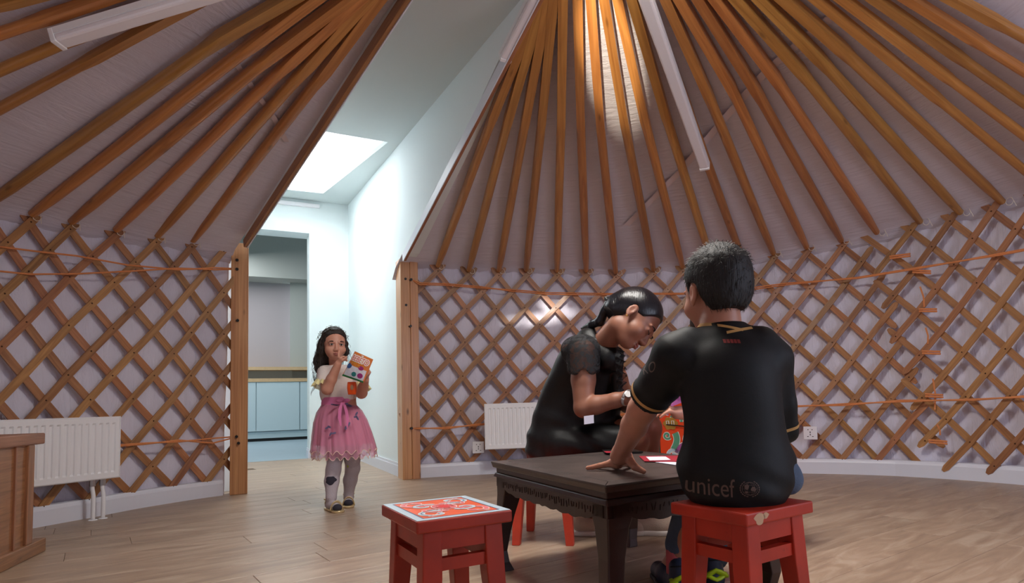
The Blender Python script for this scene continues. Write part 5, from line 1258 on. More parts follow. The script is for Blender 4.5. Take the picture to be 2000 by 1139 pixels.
    # printed word and globe low on the back
    vs, fs, bb_ = text_tris('unicef'); o0, o1, uh = V((0.305,1.420,0.389)), V((0.399,1.420,0.383)), .034
    def mp(x, y):
        u = (x-bb_[0])/(bb_[1]-bb_[0]); p = o0.lerp(o1, u); return p+V((0, 0, (y-bb_[2])/(bb_[3]-bb_[2])*.041))
    decal('printed_word', vs, fs, mp, bv, (0, 1, 0), M['print'], jo)
    gc = V((0.431,1.400,0.403)); R_ = .0215
    def ringp(r0, r1, sx=1.0, a0=0, a1=2*PI, n=36, rot=0):
        vs_ = []
        for i in range(n+1):
            t = a0+(a1-a0)*i/n
            for r_ in (r0, r1): x, y = r_*sx*math.cos(t), r_*math.sin(t); vs_.append((x*math.cos(rot)-y*math.sin(rot), x*math.sin(rot)+y*math.cos(rot)))
        return vs_, [(2*i, 2*i+2, 2*i+3, 2*i+1) for i in range(n)]
    gv, gf = [], []
    def addp(v_, f_): b = len(gv); gv.extend(v_); gf.extend([tuple(i+b for i in f) for f in f_])
    addp(*ringp(.0148, .0156)); 
    for sx in (.35, .7): addp(*ringp(.0143, .0150, sx))
    for yy in (-.008, 0, .008): w_ = math.sqrt(.0150**2-yy**2); addp([(-w_, yy-.0003), (w_, yy-.0003), (w_, yy+.0003), (-w_, yy+.0003)], [(0, 1, 2, 3)])
    for k_ in range(9):   # wreath leaves either side
        for s_ in (-1, 1):
            t = -PI/2+s_*(.30+k_*.28); x, y = .0188*math.cos(t), .0188*math.sin(t); tx, ty = -math.sin(t)*s_, math.cos(t)*s_
            addp([(x-tx*.003, y-ty*.003), (x+math.cos(t)*.0016, y+math.sin(t)*.0016), (x+tx*.003, y+ty*.003), (x-math.cos(t)*.0012, y-math.sin(t)*.0012)], [(0, 1, 2, 3)])
    def blob(cx0, cy0, rx, ry, seed, n=14):
        r_ = random.Random(seed); v_ = [(cx0+rx*math.cos(2*PI*i/n)*r_.uniform(.7, 1.15), cy0+ry*math.sin(2*PI*i/n)*r_.uniform(.7, 1.15)) for i in range(n)]; addp(v_, [tuple(range(n))])
    blob(-.006, .004, .005, .007, 1); blob(.007, -.001, .0055, .0065, 2); blob(-.007, -.008, .003, .003, 3)
    decal('printed_emblem', gv, gf, lambda x, y: gc+V((x*1.12, 0, y*.95)), bv, (0, 1, 0), M['print'], jo).__setitem__('kind', 'stuff')
    lc = V((0.424,1.440,0.743)); lv, lf = [], []
    for k_ in range(5):
        x = (k_-2)*.0082; b = len(lv); lv += [(x-.0033, -.005), (x+.0033, -.005), (x+.0033, .005), (x-.0033, .005)]; lf.append((b, b+1, b+2, b+3))
        b = len(lv); lv += [(x-.0012, -.002), (x+.0012, -.002), (x+.0012, .002), (x-.0012, .002)]
    decal('printed_label', lv, lf, lambda x, y: lc+V((x, 0, y-.06*x)), bv, (0, 1, 0), M['redprint'], jo)
    vs, fs, bb2 = text_tris('KO'); a0_, a1_ = V((0.220,1.570,0.673)), V((0.242,1.550,0.679)); sd = V((.62, .76, -.1)).normalized()
    decal('sleeve_print', vs, fs, lambda x, y: a0_.lerp(a1_, (x-bb2[0])/(bb2[1]-bb2[0]))+V((.006, 0, (y-bb2[2])/(bb2[3]-bb2[2])*.026)), bv, (0, 1, 0), M['print'], jo)
    decal('sleeve_dash', [(0, 0), (1, 0), (1, 1), (0, 1)], [(0, 1, 2, 3)], lambda x, y: V((0.217,1.580,0.668)).lerp(V((0.235,1.560,0.656)), x)+V((0, 0, y*.007)), bv, (0, 1, 0), M['silver'], jo)
    # jeans
    T = SDF(.006)
    for sx, kx, ax_ in ((-.02, .45, (0.387,2.005,0.147)), (.035, .52, (0.501,2.060,0.093))):
        hp = V((.446+sx, 1.535, .430)); kn_ = V((kx, 1.86, .44)); an = V(ax_); T.chain([hp, kn_, kn_.lerp(an, .4), an], [.066, .056, .052, .050], .02)
    T.cap(V((.40, 1.52, .43)), V((.51, 1.52, .43)), .070, .070, .02); T.ell((.552, 1.53, .408), (.046, .066, .045), None, .02)
    T.fn(wr(.003, 40, 30, 45, 4), 'disp'); T.fn(lambda X, Y, Z: np.where(Y < 1.75, .372-Z, -1).astype(np.float32), 'i')
    meshobj('jeans', T.mesh('jeans'), M['denim'], o)
    # sandals / sports shoes
    for k_, (a, tox) in enumerate(((V((0.372,2.000,0.112)), -.035), (V((0.492,2.060,0.062)), .02))):
        Q = SDF(.004); h_ = V((a.x, a.y-.035, 0)); t_ = V((a.x+tox, a.y+.15, 0)); m_ = h_.lerp(t_, .55)
        Q.cap(h_+V((0, 0, .030)), m_+V((0, 0, .034)), .031, .036, .02); Q.cap(m_+V((0, 0, .034)), t_+V((0, 0, .028)), .036, .030, .02); Q.cap(h_+V((0, 0, .03)), h_+V((0, .005, .082)), .030, .033, .02)
        Q.fn(lambda X, Y, Z: (-Z+.0).astype(np.float32), 'i'); Q.cap(V((a.x, a.y, .075)), a+V((0, 0, .05)), .032, .036, .004, 's')
        so_ = meshobj('shoe', Q.mesh('shoe'), M['shoe_navy'], o); bs = bvh_of(so_)
        def strap(pts, r_, mat, nm):
            mb = MB(); P2 = []
            for p in pts:
                dr = V((0, 1, 0)) if abs(p[3]) < .5 else V((1 if p[3] < 0 else -1, .2, 0)).normalized(); c0 = V(p[:3]); hh = bs.ray_cast(c0-dr*.2, dr); P2.append((hh[0] if hh[0] else c0)-dr*.001)
            mb.tube(P2, r_, 6, flat=.45); mb.build(nm, mat, so_, smooth=True)
        for (z0, z1, mt, rr_) in ((.062, .040, M['neon'], .017), (.036, .052, M['neon'], .011), (.094, .088, M['shoe_dark'], .005)):
            pts = [(h_.x+.030*math.sin(t), h_.y+.03-.03*math.cos(t), z0+(z1-z0)*abs(t)/1.4, 0) for t in np.linspace(-1.4, 1.4, 9)]; strap(pts, rr_, mt, 'strap')
        Q = SDF(.004); Q.cap(h_+V((0, 0, .010)), m_+V((0, 0, .010)), .034, .039, .02); Q.cap(m_+V((0, 0, .01)), t_+V((0, 0, .01)), .039, .033, .02); Q.fn(lambda X, Y, Z: np.maximum(-Z, Z-.016).astype(np.float32), 'i')
        meshobj('sole', Q.mesh('sole'), M['shoe_dark'], so_)
        mb = MB(); mb.tube([a+V((0, 0, .03)), a+V((0, 0, -.02)), a+V((0, 0, -.055))], [.034, .036, .036], 12); mb.build('sock', M['sockpink'], o, smooth=True)
    return o
M['shoe_navy'] = simple('shoe_navy', srgb(34, 42, 62), .5, var=.3, vscale=40); M['neon'] = simple('neon_strap', srgb(176, 200, 30), .45); M['shoe_dark'] = simple('shoe_dark', srgb(22, 22, 26), .6); M['sockpink'] = simple('sock_pink', srgb(196, 92, 96), .8)
boy()
# ================================================================== woman bending over behind the table
def woman():
    F = Frame((0.336,2.660,0.956), (.57, -.27, -.78), (.80, .20, .56), 1.17)
    B = SDF(.0045); head(B, F, .1, True)
    nb = V((0.196,2.800,0.847)); B.cap(F.p(-.012, 0, -.045), nb, .040, .050, .018); B.cap(F.p(-.01, 0, -.05), V((0.217,2.770,0.829)), .040, .046, .03)
    B.loft([(0.871,0.160,2.800,0.117,0.070), (0.806,0.156,2.810,0.143,0.090), (0.703,0.133,2.860,0.162,0.090), (0.572,0.111,2.920,0.178,0.090), (0.427,0.086,2.950,0.189,0.100)], .02)
    B.cap(V((0.183,2.800,0.861)), V((0.250,2.740,0.789)), .045, .036, .03)
    sh, el, wri = V((0.128,2.700,0.822)), V((0.120,2.660,0.582)), V((0.298,2.580,0.620))
    B.chain([sh, sh.lerp(el, .5), el, el.lerp(wri, .3), el.lerp(wri, .75), wri], [.060, .053, .042, .040, .032, .027], .012)
    B.cap(wri, V((0.321,2.560,0.608)), .028, .029, .01)
    hand(B, V((0.318,2.570,0.611)), V((0.378,2.520,0.586)), (.1, .5, .85), 1, [(.15, .3, .3), (.2, .3, .3), (.3, .4, .3), (.35, .5, .4)], fl=.080, rf=.0082, thumb=(V((0.363,2.530,0.605)), V((0.396,2.500,0.596)), V((0.421,2.480,0.579))))
    s2, e2, w2 = V((0.250,2.920,0.836)), V((0.339,2.920,0.590)), V((0.397,2.620,0.585))
    B.chain([s2, s2.lerp(e2, .5), e2, w2], [.056, .050, .040, .028], .012)
    hand(B, w2, V((0.426,2.560,0.567)), (-.1, .3, .9), -1, [(.3, .4, .3)]*4, fl=.075, rf=.0080)
    # legs: near and far knee, shins down to the shoes
    for hp, kn, md, an, tx in ((V((0.041,2.900,0.402)), V((0.337,2.745,0.427)), V((0.289,2.800,0.247)), V((.155, 2.875, .09)), .35), (V((0.080,3.000,0.404)), V((0.406,2.800,0.477)), V((0.403,2.830,0.285)), V((.370, 2.855, .09)), .60)):
        B.chain([hp, kn, md, an], [.085, .066, .054, .036], .02); B.ell(kn+V((.004, -.004, .008)), (.060, .062, .060), None, .02)
        B.cap(an, V((tx-.05, an.y-.03, .04)), .034, .030, .02)
    me = B.mesh('person'); o = person(me, M['skin_w'], (.02, 2.90, 0), 'woman in a black lace-sleeved dress bending forward over the far side of the dark table')
    face_parts(F, o, False)
    mb = MB(); mb.ball(F.p(.004, -.080, -.030), .004, 8, 6); mb.build('earring', M['brass'], o)
    # sleek hair
    H = SDF(.0045)
    H.ell(F.p(-.012, 0, .048), F.r(.101, .0815, .088), F.R, .012); H.ell(F.p(-.060, 0, .020), F.r(.055, .066, .060), F.R, .03); H.ell(F.p(-.090, 0, -.004), F.r(.030, .034, .032), F.R, .03); H.ell(F.p(-.066, 0, -.030), F.r(.034, .046, .030), F.R, .03)
    def cut(X, Y, Z):
        x, y, z = F.loc(X, Y, Z)
        zc = np.where(x > .038, .020+2.0*(x-.038), np.where(x > .0, .012+.2*x, np.where(x > -.030, .012-1.9*(-x), -.046)))
        return ((zc-z)*F.k).astype(np.float32)
    H.fn(cut, 'i')
    for s_ in (-1, 1): H.ell(F.p(-.003, s_*.083, .002), F.r(.021, .022, .030), F.R, .006, 's')
    ho = meshobj('hair', H.mesh('hair'), M['hair_w'], o)
    T = SDF(.004); t0 = F.p(-.112, 0, -.008); t1, t2, t3 = V((0.210,2.740,0.966)), V((0.176,2.780,0.958)), V((0.131,2.840,0.948))
    T.chain([t0, t0.lerp(t1, .5), t1, t2, t3], [.018, .020, .022, .018, .006], .01); meshobj('ponytail', T.mesh('ponytail'), M['hair_w'], ho)
    mb = MB(); rn = random.Random(2)
    for k in range(14):
        a = 2*PI*k/14; d = (t1-t0).normalized(); x_ = d.cross(V((0, 0, 1))).normalized(); y_ = d.cross(x_); mb.ball(t0+(x_*math.cos(a)+y_*math.sin(a))*.021, .0075, 6, 5)
    mb.build('hair_tie', M['dress'], ho, kind='stuff')
    # dress
    Q = SDF(.005)
    rows = [(0.880,0.162,2.800,0.105,0.085), (0.830,0.157,2.810,0.138,0.105), (0.761,0.146,2.840,0.163,0.115), (0.680,0.126,2.880,0.185,0.115), (0.597,0.108,2.910,0.198,0.115), (0.512,0.094,2.930,0.216,0.125), (0.431,0.092,2.950,0.237,0.140), (0.346,0.096,2.950,0.243,0.140)]
    Q.loft(rows, .012); Q.cap(V((0.160,2.800,0.881)), V((0.245,2.730,0.798)), .066, .060, .03)
    Q.cap(V((0.029,2.880,0.404)), V((0.285,2.775,0.418)), .100, .080, .02); Q.cap(V((0.055,3.000,0.405)), V((0.361,2.850,0.457)), .10, .080, .02)
    Q.cap(V((-0.057,2.930,0.408)), V((-0.043,2.930,0.388)), .075, .075, .03)
    Q.cap(V((0.283,2.760,0.822)), V((0.280,2.780,0.638)), .030, .022, .015)
    def fold(X, Y, Z):
        w_ = np.clip((.62-Z)/.15, 0, 1)
        return (np.sin(X*30+Z*70+1.5*np.sin(X*17+Z*9))*.0028*w_+np.sin(X*50-Z*38)*.0016*(1-w_)).astype(np.float32)
    Q.fn(fold, 'disp')
    # neckline: scooped at the nape, V at the front
    Q.cap(nb+V((.035, -.01, .055)), F.p(-.01, 0, -.05), .050, .070, .008, 's'); Q.cap(V((0.242,2.640,0.827)), V((0.252,2.630,0.755)), .024, .006, .008, 's')
    do = meshobj('dress', Q.mesh('dress'), M['dress'], o)
    # lace sleeve over the near arm and lace frills
    S_ = SDF(.004); a1 = sh.lerp(el, .40); dd = (el-sh).normalized()
    S_.ell(sh+V((-.012, .03, .016)), (.088, .085, .070), None, .02); S_.cap(sh, a1, .076, .070, .02)
    S_.fn(lambda X, Y, Z: ((X-a1.x)*dd.x+(Y-a1.y)*dd.y+(Z-a1.z)*dd.z-.012*np.sin(X*90)).astype(np.float32), 'i'); S_.fn(wr(.0018, 60, 50, 40, 3), 'disp')
    S_.cap(nb+V((.035, -.01, .055)), F.p(-.01, 0, -.05), .050, .070, .008, 's')
    meshobj('lace_sleeve', S_.mesh('lace_sleeve'), M['lace'], do)
    def frill(pts, w_, n_, amp, name):
        P_ = [V(p) for p in pts]; F2 = []
        for a, b in zip(P_, P_[1:]):
            for q in range(12): F2.append(a.lerp(b, q/12))
        F2.append(P_[-1]); vs = []
        for i, p in enumerate(F2):
            off = V((math.sin(i*1.3)*amp, math.cos(i*1.1)*amp, 0)); vs += [p, p+V(n_)*w_*.5+off*.6, p+V(n_)*w_+off*1.4+V((0, 0, -.004*math.sin(i*.9)))]
        fs = []
        for i in range(len(F2)-1): fs += [(3*i, 3*i+1, 3*i+4, 3*i+3), (3*i+1, 3*i+2, 3*i+5, 3*i+4)]
        mb = MB(); mb.add(vs, fs); mb.build(name, M['lace'], do, smooth=True)
    frill([(0.269,2.660,0.828), (0.278,2.660,0.770), (0.277,2.680,0.693), (0.271,2.700,0.604)], .030, (.9, -.3, 0), .007, 'lace_frill')
    frill([(0.258,2.620,0.812), (0.263,2.630,0.746), (0.262,2.660,0.659)], .024, (.7, -.7, 0), .006, 'lace_frill')
    # watch
    mb = MB(); wd = (V((0.321,2.560,0.608))-wri).normalized(); wx = wd.cross(V((0, 0, 1))).normalized(); wy = wd.cross(wx)
    mb.tube([wri+wd*.004+(wx*math.cos(t)+wy*math.sin(t))*.032 for t in np.linspace(0, 2*PI, 25)], .0035, 6, flat=2.2); wt = mb.build('watch_band', M['metal'], o, smooth=True)
    mb = MB(); mb.tube([wri+wd*.004+V((0, -.030, .012)), wri+wd*.004+V((0, -.038, .016))], .0135, 16); mb.build('watch_face', M['metal'], wt)
    # shoes
    for hx, hy, tx, ty in ((.105, 2.88, .355, 2.835), (.325, 2.865, .590, 2.81)):
        K = SDF(.0045); h_, t_ = V((hx, hy, .05)), V((tx, ty, .035)); m_ = h_.lerp(t_, .5)
        K.cap(h_, m_, .044, .046, .02); K.cap(m_, t_, .044, .034, .02); K.cap(h_+V((.0, 0, .01)), h_+V((.01, 0, .062)), .038, .036, .02); K.cap(h_.lerp(t_, .3)+V((0, 0, .045)), h_.lerp(t_, .62)+V((0, 0, .022)), .030, .026, .02)
        K.fn(lambda X, Y, Z: (.014-Z).astype(np.float32), 'i'); K.cap(h_+V((.03, 0, .07)), h_+V((.035, 0, .12)), .036, .038, .004, 's'); K.fn(wr(.0008, 120, 90, 100, 2), 'disp')
        ko = meshobj('shoe', K.mesh('shoe'), M['shoe_beige'], o)
        K2 = SDF(.0045); K2.cap(V((hx, hy, .012)), m_-V((0, 0, .03)), .050, .051, .02); K2.cap(m_-V((0, 0, .03)), V((tx, ty, .012)), .051, .040, .02); K2.fn(lambda X, Y, Z: np.maximum(-Z, Z-.022).astype(np.float32), 'i')
        meshobj('sole', K2.mesh('sole'), M['shoe_white'], ko)
        for q in range(5):
            c_ = h_.lerp(t_, .40+.07*q)+V((0, 0, .066-.006*q)); mb = MB(); a = (t_-h_).normalized(); b = V((a.y, -a.x, 0)); mb.tube([c_-b*.028-V((0, 0, .016)), c_-b*.012+V((0, 0, .002)), c_+b*.012+V((0, 0, .002)), c_+b*.028-V((0, 0, .016))], .0032, 6); mb.build('lace', M['shoe_white'], ko)
    return o
M['shoe_beige'] = simple('shoe_beige', srgb(196, 178, 160), .6, var=.1, vscale=30, bump=.2, bscale=200); M['shoe_white'] = simple('shoe_white', srgb(225, 220, 212), .5)
woman()
mb = MB(); mb.box((0.137,2.585,0.533), (.042, .004, .034), (1, .2, .1)); mb.build('note', M['paper'], loc=(0.137,2.600,0.532), label='small white card in the lap of the woman in black', category='card')
# ================================================================== girl in the passage opening
def girl():
    F = Frame((-1.388,3.860,0.999), (.50, -.86, -.04), (.02, 0, 1), .94)
    B = SDF(.0040); head(B, F, 1.0)
    nb = V((-1.383,3.870,0.889)); B.cap(F.p(-.015, 0, -.04), nb, .034, .038, .015)
    B.loft([(0.875,-1.360,3.870,0.091,0.045), (0.836,-1.356,3.870,0.111,0.062), (0.749,-1.348,3.870,0.110,0.068), (0.669,-1.353,3.860,0.101,0.068), (0.566,-1.353,3.860,0.117,0.078), (0.445,-1.351,3.860,0.120,0.082)], .02)
    # right arm: hand at the mouth
    sr_, er, wr_ = V((-1.447,3.850,0.841)), V((-1.387,3.740,0.731)), V((-1.308,3.705,0.877))
    B.chain([sr_, er, er.lerp(wr_, .4), wr_], [.036, .034, .031, .022], .01)
    hand(B, wr_, V((-1.291,3.700,0.910)), (.5, .8, -.2), -1, [(.1, .2, .1), (.7, .8, .5), (.9, .9, .5), (.9, .9, .6)], fl=.050, rf=.0068, dirs=[(-.15, .15, 1), (.55, .25, .8), (.75, .2, .55), (.85, .1, .3)], thumb=(V((-1.278,3.690,0.903)), V((-1.260,3.690,0.911)), V((-1.254,3.700,0.921))))
    # left arm: holds the bag
    sl_, el_, wl_ = V((-1.247,3.870,0.830)), V((-1.197,3.800,0.702)), V((-1.140,3.690,0.778))
    B.chain([sl_, el_, el_.lerp(wl_, .5), wl_], [.036, .034, .030, .023], .01)
    hand(B, wl_, V((-1.114,3.655,0.810)), (-.85, .4, 0), 1, [(.5, .7, .5)]*4, fl=.048, rf=.0070, dirs=[(-.35, -.15, 1), (-.3, -.1, .7), (-.25, -.1, .4), (-.2, -.1, .15)], thumb=(V((-1.122,3.640,0.803)), V((-1.135,3.635,0.819)), V((-1.147,3.635,0.831))))
    # legs
    legs = (([(-1.384,3.840,0.409), (-1.374,3.830,0.306), (-1.373,3.800,0.237), (-1.379,3.790,0.170), (-1.376,3.770,0.075)], [.050, .044, .041, .040, .028], (-1.369,3.776,0.000)), ([(-1.289,3.880,0.404), (-1.290,3.900,0.297), (-1.297,3.930,0.230), (-1.320,3.950,0.155), (-1.334,3.960,0.064)], [.050, .045, .041, .039, .027], (-1.322,3.953,0.000)))
    feet = []
    for k_, (pts, rs, ft) in enumerate(legs):
        B.chain([V(p) for p in pts], rs, .015); an = V(pts[-1]); fd = V((.62, -.78, 0)) if k_ == 0 else V((.30, -.95, 0))
        h_ = V((an.x-fd.x*.02, an.y-fd.y*.02, .030)); t_ = h_+fd*.118; t_.z = .026; B.cap(an, h_+V((0, 0, .01)), .027, .026, .012); B.cap(h_, t_, .026, .023, .012); feet.append((h_, t_, fd))
    me = B.mesh('person'); o = person(me, M['skin_g'], (-1.33, 3.83, 0), 'little girl in a pink tulle skirt standing in the passage opening with a hand at her mouth'[:200])
    o['label'] = 'little girl in a pink tulle skirt standing in the passage opening, hand at her mouth'
    face_parts(F, o, True)
    # hair
    H = SDF(.0045); H.ell(F.p(-.015, 0, .050), F.r(.102, .0835, .090), F.R, .012); H.ell(F.p(-.060, 0, -.010), F.r(.060, .082, .080), F.R, .03)
    H.chain([F.p(-.055, -.045, -.03), F.p(-.065, -.065, -.09), F.p(-.075, -.070, -.140), F.p(-.080, -.075, -.185)], [.050, .045, .034, .012], .02)
    H.chain([F.p(-.065, .0, -.04), F.p(-.090, .0, -.11), F.p(-.095, .0, -.17)], [.060, .050, .020], .02)
    H.chain([F.p(-.02, -.068, .02), F.p(-.020, -.078, -.03), F.p(-.035, -.080, -.09)], [.030, .024, .014], .02); H.chain([F.p(-.02, .070, .02), F.p(-.03, .078, -.03), F.p(-.045, .07, -.07)], [.026, .022, .012], .02)
    def cut(X, Y, Z):
        x, y, z = F.loc(X, Y, Z); zc = np.where(x > .012, .020+1.05*(x-.012)+.0*np.abs(y), -1.0); zc = np.where((x > .012) & (np.abs(y) > .060), zc-.05, zc)
        return ((zc-z)*F.k).astype(np.float32)
    H.fn(cut, 'i')
    def curl(vv):
        out = vv.copy(); c0 = F.p(-.03, 0, .03)
        for i in range(len(vv)):
            p = V(vv[i]); d = (p-c0).normalized(); n_ = noise.noise(p*42)+.6*noise.noise(V((p.x*110, p.y*110, p.z*40))); out[i] = np.array(p+d*.0048*n_)
        return out
    ho = meshobj('hair', H.mesh('hair', curl), M['hair_g'], o); rn = random.Random(11); hv = [(v.co+V(ho['_o']), v.normal.copy()) for v in ho.data.vertices]
    mb = MB()
    for _ in range(330):
        c_, n_ = rn.choice(hv); L_ = rn.uniform(.03, .085); n = 7; ph = rn.uniform(0, 6); pts = []
        x, y, z = F.loc(c_.x, c_.y, c_.z)
        if x > .04 and z < .07: continue
        top_ = z > .06
        for i in range(n):
            t = i/(n-1); g = V((0, 0, -L_*t*(.35 if top_ else 1.0)))+n_*(.016*math.sin(t*PI*.8)*(1.2 if top_ else .8))+V((math.sin(ph+t*5)*.006, math.cos(ph+t*5)*.006, 0))*t
            if top_: g += (-F.f*.6+V((rn.gauss(0, .02), 0, 0)))*L_*t
            pts.append(c_+g)
        mb.tube(pts, [.0009]*(n-1)+[.0003], 3, cap=False)
    for k in range(9):   # long loose curls beside the shoulder
        b = F.p(-.07, -.075-.004*k, -.13-.005*k); pts = [b+V((-.018*t-.010*math.sin(t*7+k), .01*math.cos(t*6+k), -.15*t*(.5+.06*k))) for t in np.linspace(0, 1, 12)]; mb.tube(pts, [.0013]*11+[.0004], 4, cap=False)
    mb.build('hair_strands', M['hair_g'], ho, kind='stuff')
    # white top
    T = SDF(.0042); T.loft([(0.885,-1.363,3.870,0.068,0.046), (0.866,-1.360,3.870,0.110,0.060), (0.814,-1.357,3.870,0.126,0.074), (0.743,-1.354,3.870,0.123,0.080), (0.695,-1.359,3.860,0.114,0.080), (0.663,-1.361,3.860,0.106,0.076)], .012)
    T.cap(V((-1.443,3.850,0.841)), V((-1.424,3.790,0.784)), .044, .045, .015); T.cap(V((-1.244,3.870,0.830)), V((-1.219,3.840,0.767)), .043, .042, .015)
    T.fn(wr(.0022, 60, 40, 50, 6), 'disp'); T.cap(nb+V((0, -.01, .02)), nb+V((.0, -.02, .1)), .042, .045, .005, 's')
    to = meshobj('top', T.mesh('top'), M['top_white'], o)
    def ruffle(c_, ax_, r0, r1, L_, name, mat, n=96, waves=11, par=to, thk=0):
        c_, ax_ = V(c_), V(ax_).normalized(); a = ax_.cross(V((0, 1, 0.1))).normalized(); b = ax_.cross(a); vs = []; m_ = 6
        for i in range(n):
            th = 2*PI*i/n
            for j in range(m_):
                t = j/(m_-1); r_ = r0+(r1-r0)*t+.010*t*math.sin(waves*th+1.3*math.sin(3*th)); vs.append(c_+ax_*(L_*t+.004*t*math.cos(waves*th))+a*r_*math.cos(th)+b*r_*math.sin(th))
        mb = MB(); mb.add(vs, [(i*m_+j, i*m_+j+1, ((i+1) % n)*m_+j+1, ((i+1) % n)*m_+j) for i in range(n) for j in range(m_-1)]); return mb.build(name, mat, par, smooth=True)
    ruffle((-1.428,3.800,0.791), (-.05, -.35, -1), .044, .062, .050, 'sleeve_ruffle', M['top_yellow']); ruffle((-1.219,3.840,0.767), (.12, -.15, -1), .042, .058, .048, 'sleeve_ruffle', M['top_yellow'])
    # skirt
    def skirt(rows, name, mat, waves, amp, zamp, par=o, n=260, edge=None, seed=0, edge_m=None):
        vs = []; m_ = len(rows); R0 = sorted(rows, reverse=True); hem = []
        for i in range(n):
            th = 2*PI*i/n
            for j, (z, cx0, cy0, rx, ry) in enumerate(R0):
                t = j/(m_-1); f = 1+amp*t*(math.sin(waves*th+seed)+.5*math.sin(2.3*waves*th+2*seed+1))/max(rx, .01)*.9
                e = (t**3)*zamp*math.sin(waves*1.7*th+seed); v = V((cx0+rx*f*math.cos(th), cy0+ry*f*math.sin(th), z+e)); vs.append(v)
                if j == m_-1: hem.append(v)
        mb = MB(); mb.add(vs, [(i*m_+j, i*m_+j+1, ((i+1) % n)*m_+j+1, ((i+1) % n)*m_+j) for i in range(n) for j in range(m_-1)]); so_ = mb.build(name, mat, par, smooth=True)
        if edge: mb = MB(); mb.tube(hem+[hem[0]], edge, 4, cap=False); mb.build('hem_cord', edge_m, so_)
        return so_
    wb = skirt([(0.682,-1.361,3.860,0.100,0.080), (0.656,-1.363,3.860,0.101,0.081), (0.627,-1.363,3.860,0.104,0.084)], 'waistband', M['pink'], 3, 0, 0)
    sk = skirt([(0.634,-1.361,3.860,0.103,0.082), (0.586,-1.355,3.860,0.131,0.105), (0.525,-1.346,3.860,0.154,0.128), (0.451,-1.335,3.860,0.168,0.145), (0.387,-1.327,3.860,0.173,0.150)], 'skirt', M['pink_in'], 11, .006, .004, seed=1)
    skirt([(0.637,-1.361,3.860,0.103,0.084), (0.595,-1.353,3.860,0.136,0.112), (0.534,-1.346,3.860,0.160,0.138), (0.457,-1.336,3.860,0.176,0.158), (0.387,-1.330,3.860,0.189,0.172), (0.346,-1.327,3.860,0.192,0.182)], 'tulle_layer', M['tulle'], 13, .010, .012, sk, edge=.0022, edge_m=M['cord'], seed=2)
    skirt([(0.637,-1.361,3.860,0.103,0.082), (0.589,-1.355,3.860,0.138,0.108), (0.525,-1.347,3.860,0.162,0.132), (0.445,-1.338,3.860,0.178,0.150), (0.368,-1.327,3.860,0.188,0.165), (0.311,-1.323,3.860,0.190,0.170)], 'tulle_layer', M['tulle'], 16, .008, .010, sk, edge=.0020, edge_m=M['cord'], seed=4)
    # bow tails and petals on the skirt
    bs = bvh_of(sk)
    def patch(cx0, cy0, rx, ry, rot, mat, nm, lift=.026, Y=3.86):
        c_ = V(cam0)+(V(cx0)-V(cam0)); pts = []
        for i in range(12):
            t = 2*PI*i/12; x, y = rx*math.cos(t), ry*math.sin(t); p = c_+V((x*math.cos(rot)-y*math.sin(rot), 0, x*math.sin(rot)+y*math.cos(rot))); h = bs.ray_cast(p-V((0, .5, 0)), V((0, 1, 0))); q = (h[0] if h[0] else p); pts.append(V((q.x, q.y-lift, q.z)))
        mb = MB(); mb.add(pts, [tuple(range(12))]); mb.build(nm, mat, sk)
    cam0 = (0, 0, 0)
    for c_, r_ in (((-1.376,3.700,0.497), .5), ((-1.361,3.700,0.503), -.5), ((-1.348,3.700,0.460), 1.1), ((-1.330,3.700,0.465), .2), ((-1.265,3.700,0.494), 1.4), ((-1.253,3.700,0.515), 1.2), ((-1.188,3.700,0.577), 1.0), ((-1.182,3.700,0.549), -1.0), ((-1.194,3.700,0.559), .3), ((-1.256,3.720,0.637), .2), ((-1.268,3.720,0.625), -.4), ((-1.336,3.720,0.634), -.3)):
        patch(c_, 0, .013, .006, r_, M['petal'], 'petal')
    for k, (pts, w_) in enumerate((([(-1.283,3.700,0.647), (-1.292,3.690,0.605), (-1.288,3.670,0.559), (-1.273,3.650,0.508)], .020), ([(-1.274,3.700,0.647), (-1.255,3.690,0.598), (-1.240,3.670,0.549), (-1.236,3.650,0.495)], .018))):
        mb = MB(); P_ = [V(p) for p in pts]; mb.ribbon(P_, [w_*.7, w_, w_, w_*.4], (0, -1, 0)); mb.build('bow_tail', M['pink'], wb, smooth=True)
    for s_ in (-1, 1):
        mb = MB(); c_ = V((-1.296,3.755,0.657)); mb.ball(c_+V((s_*.022, 0, .002)), (.022, .008, .012), 10, 6); mb.build('bow_loop', M['pink'], wb, smooth=True)
    # tights
    G = SDF(.004)
    for (pts, rs, ft), (h_, t_, fd) in zip(legs, feet):
        G.chain([V(p) for p in pts], [r_+.0025 for r_ in rs], .015); an = V(pts[-1]); G.cap(an, h_+V((0, 0, .01)), .0295, .0285, .012); G.cap(h_, t_, .0285, .0255, .012)
    go = meshobj('tights', G.mesh('tights'), M['tights'], o); gb = bvh_of(go)
    pv, pf = [(0, 0)], []
    for q in range(1, 7):
        for i in range(24):
            t = 2*PI*i/24; pv.append((q/6*math.cos(t)*(1+.12*math.cos(5*t)), q/6*math.sin(t)*(1+.15*math.sin(3*t))))
            a, b = 1+(q-1)*24+i, 1+(q-1)*24+(i+1) % 24
            pf.append((0, a, b) if q == 1 else (a-24, a, b, b-24))
    decal('printed_patch', pv, pf, lambda x, y: V((-1.372,3.760,0.180))+V((x*.030, 0, y*.026)), gb, (0, 1, 0), M['navy'], go)
    decal('printed_dot', [(math.cos(t), math.sin(t)) for t in np.linspace(0, 2*PI, 9)[:-1]], [tuple(range(8))], lambda x, y: V((-1.309,3.880,0.249))+V((x*.006, 0, y*.008)), gb, (0, 1, 0), M['neon'], go)
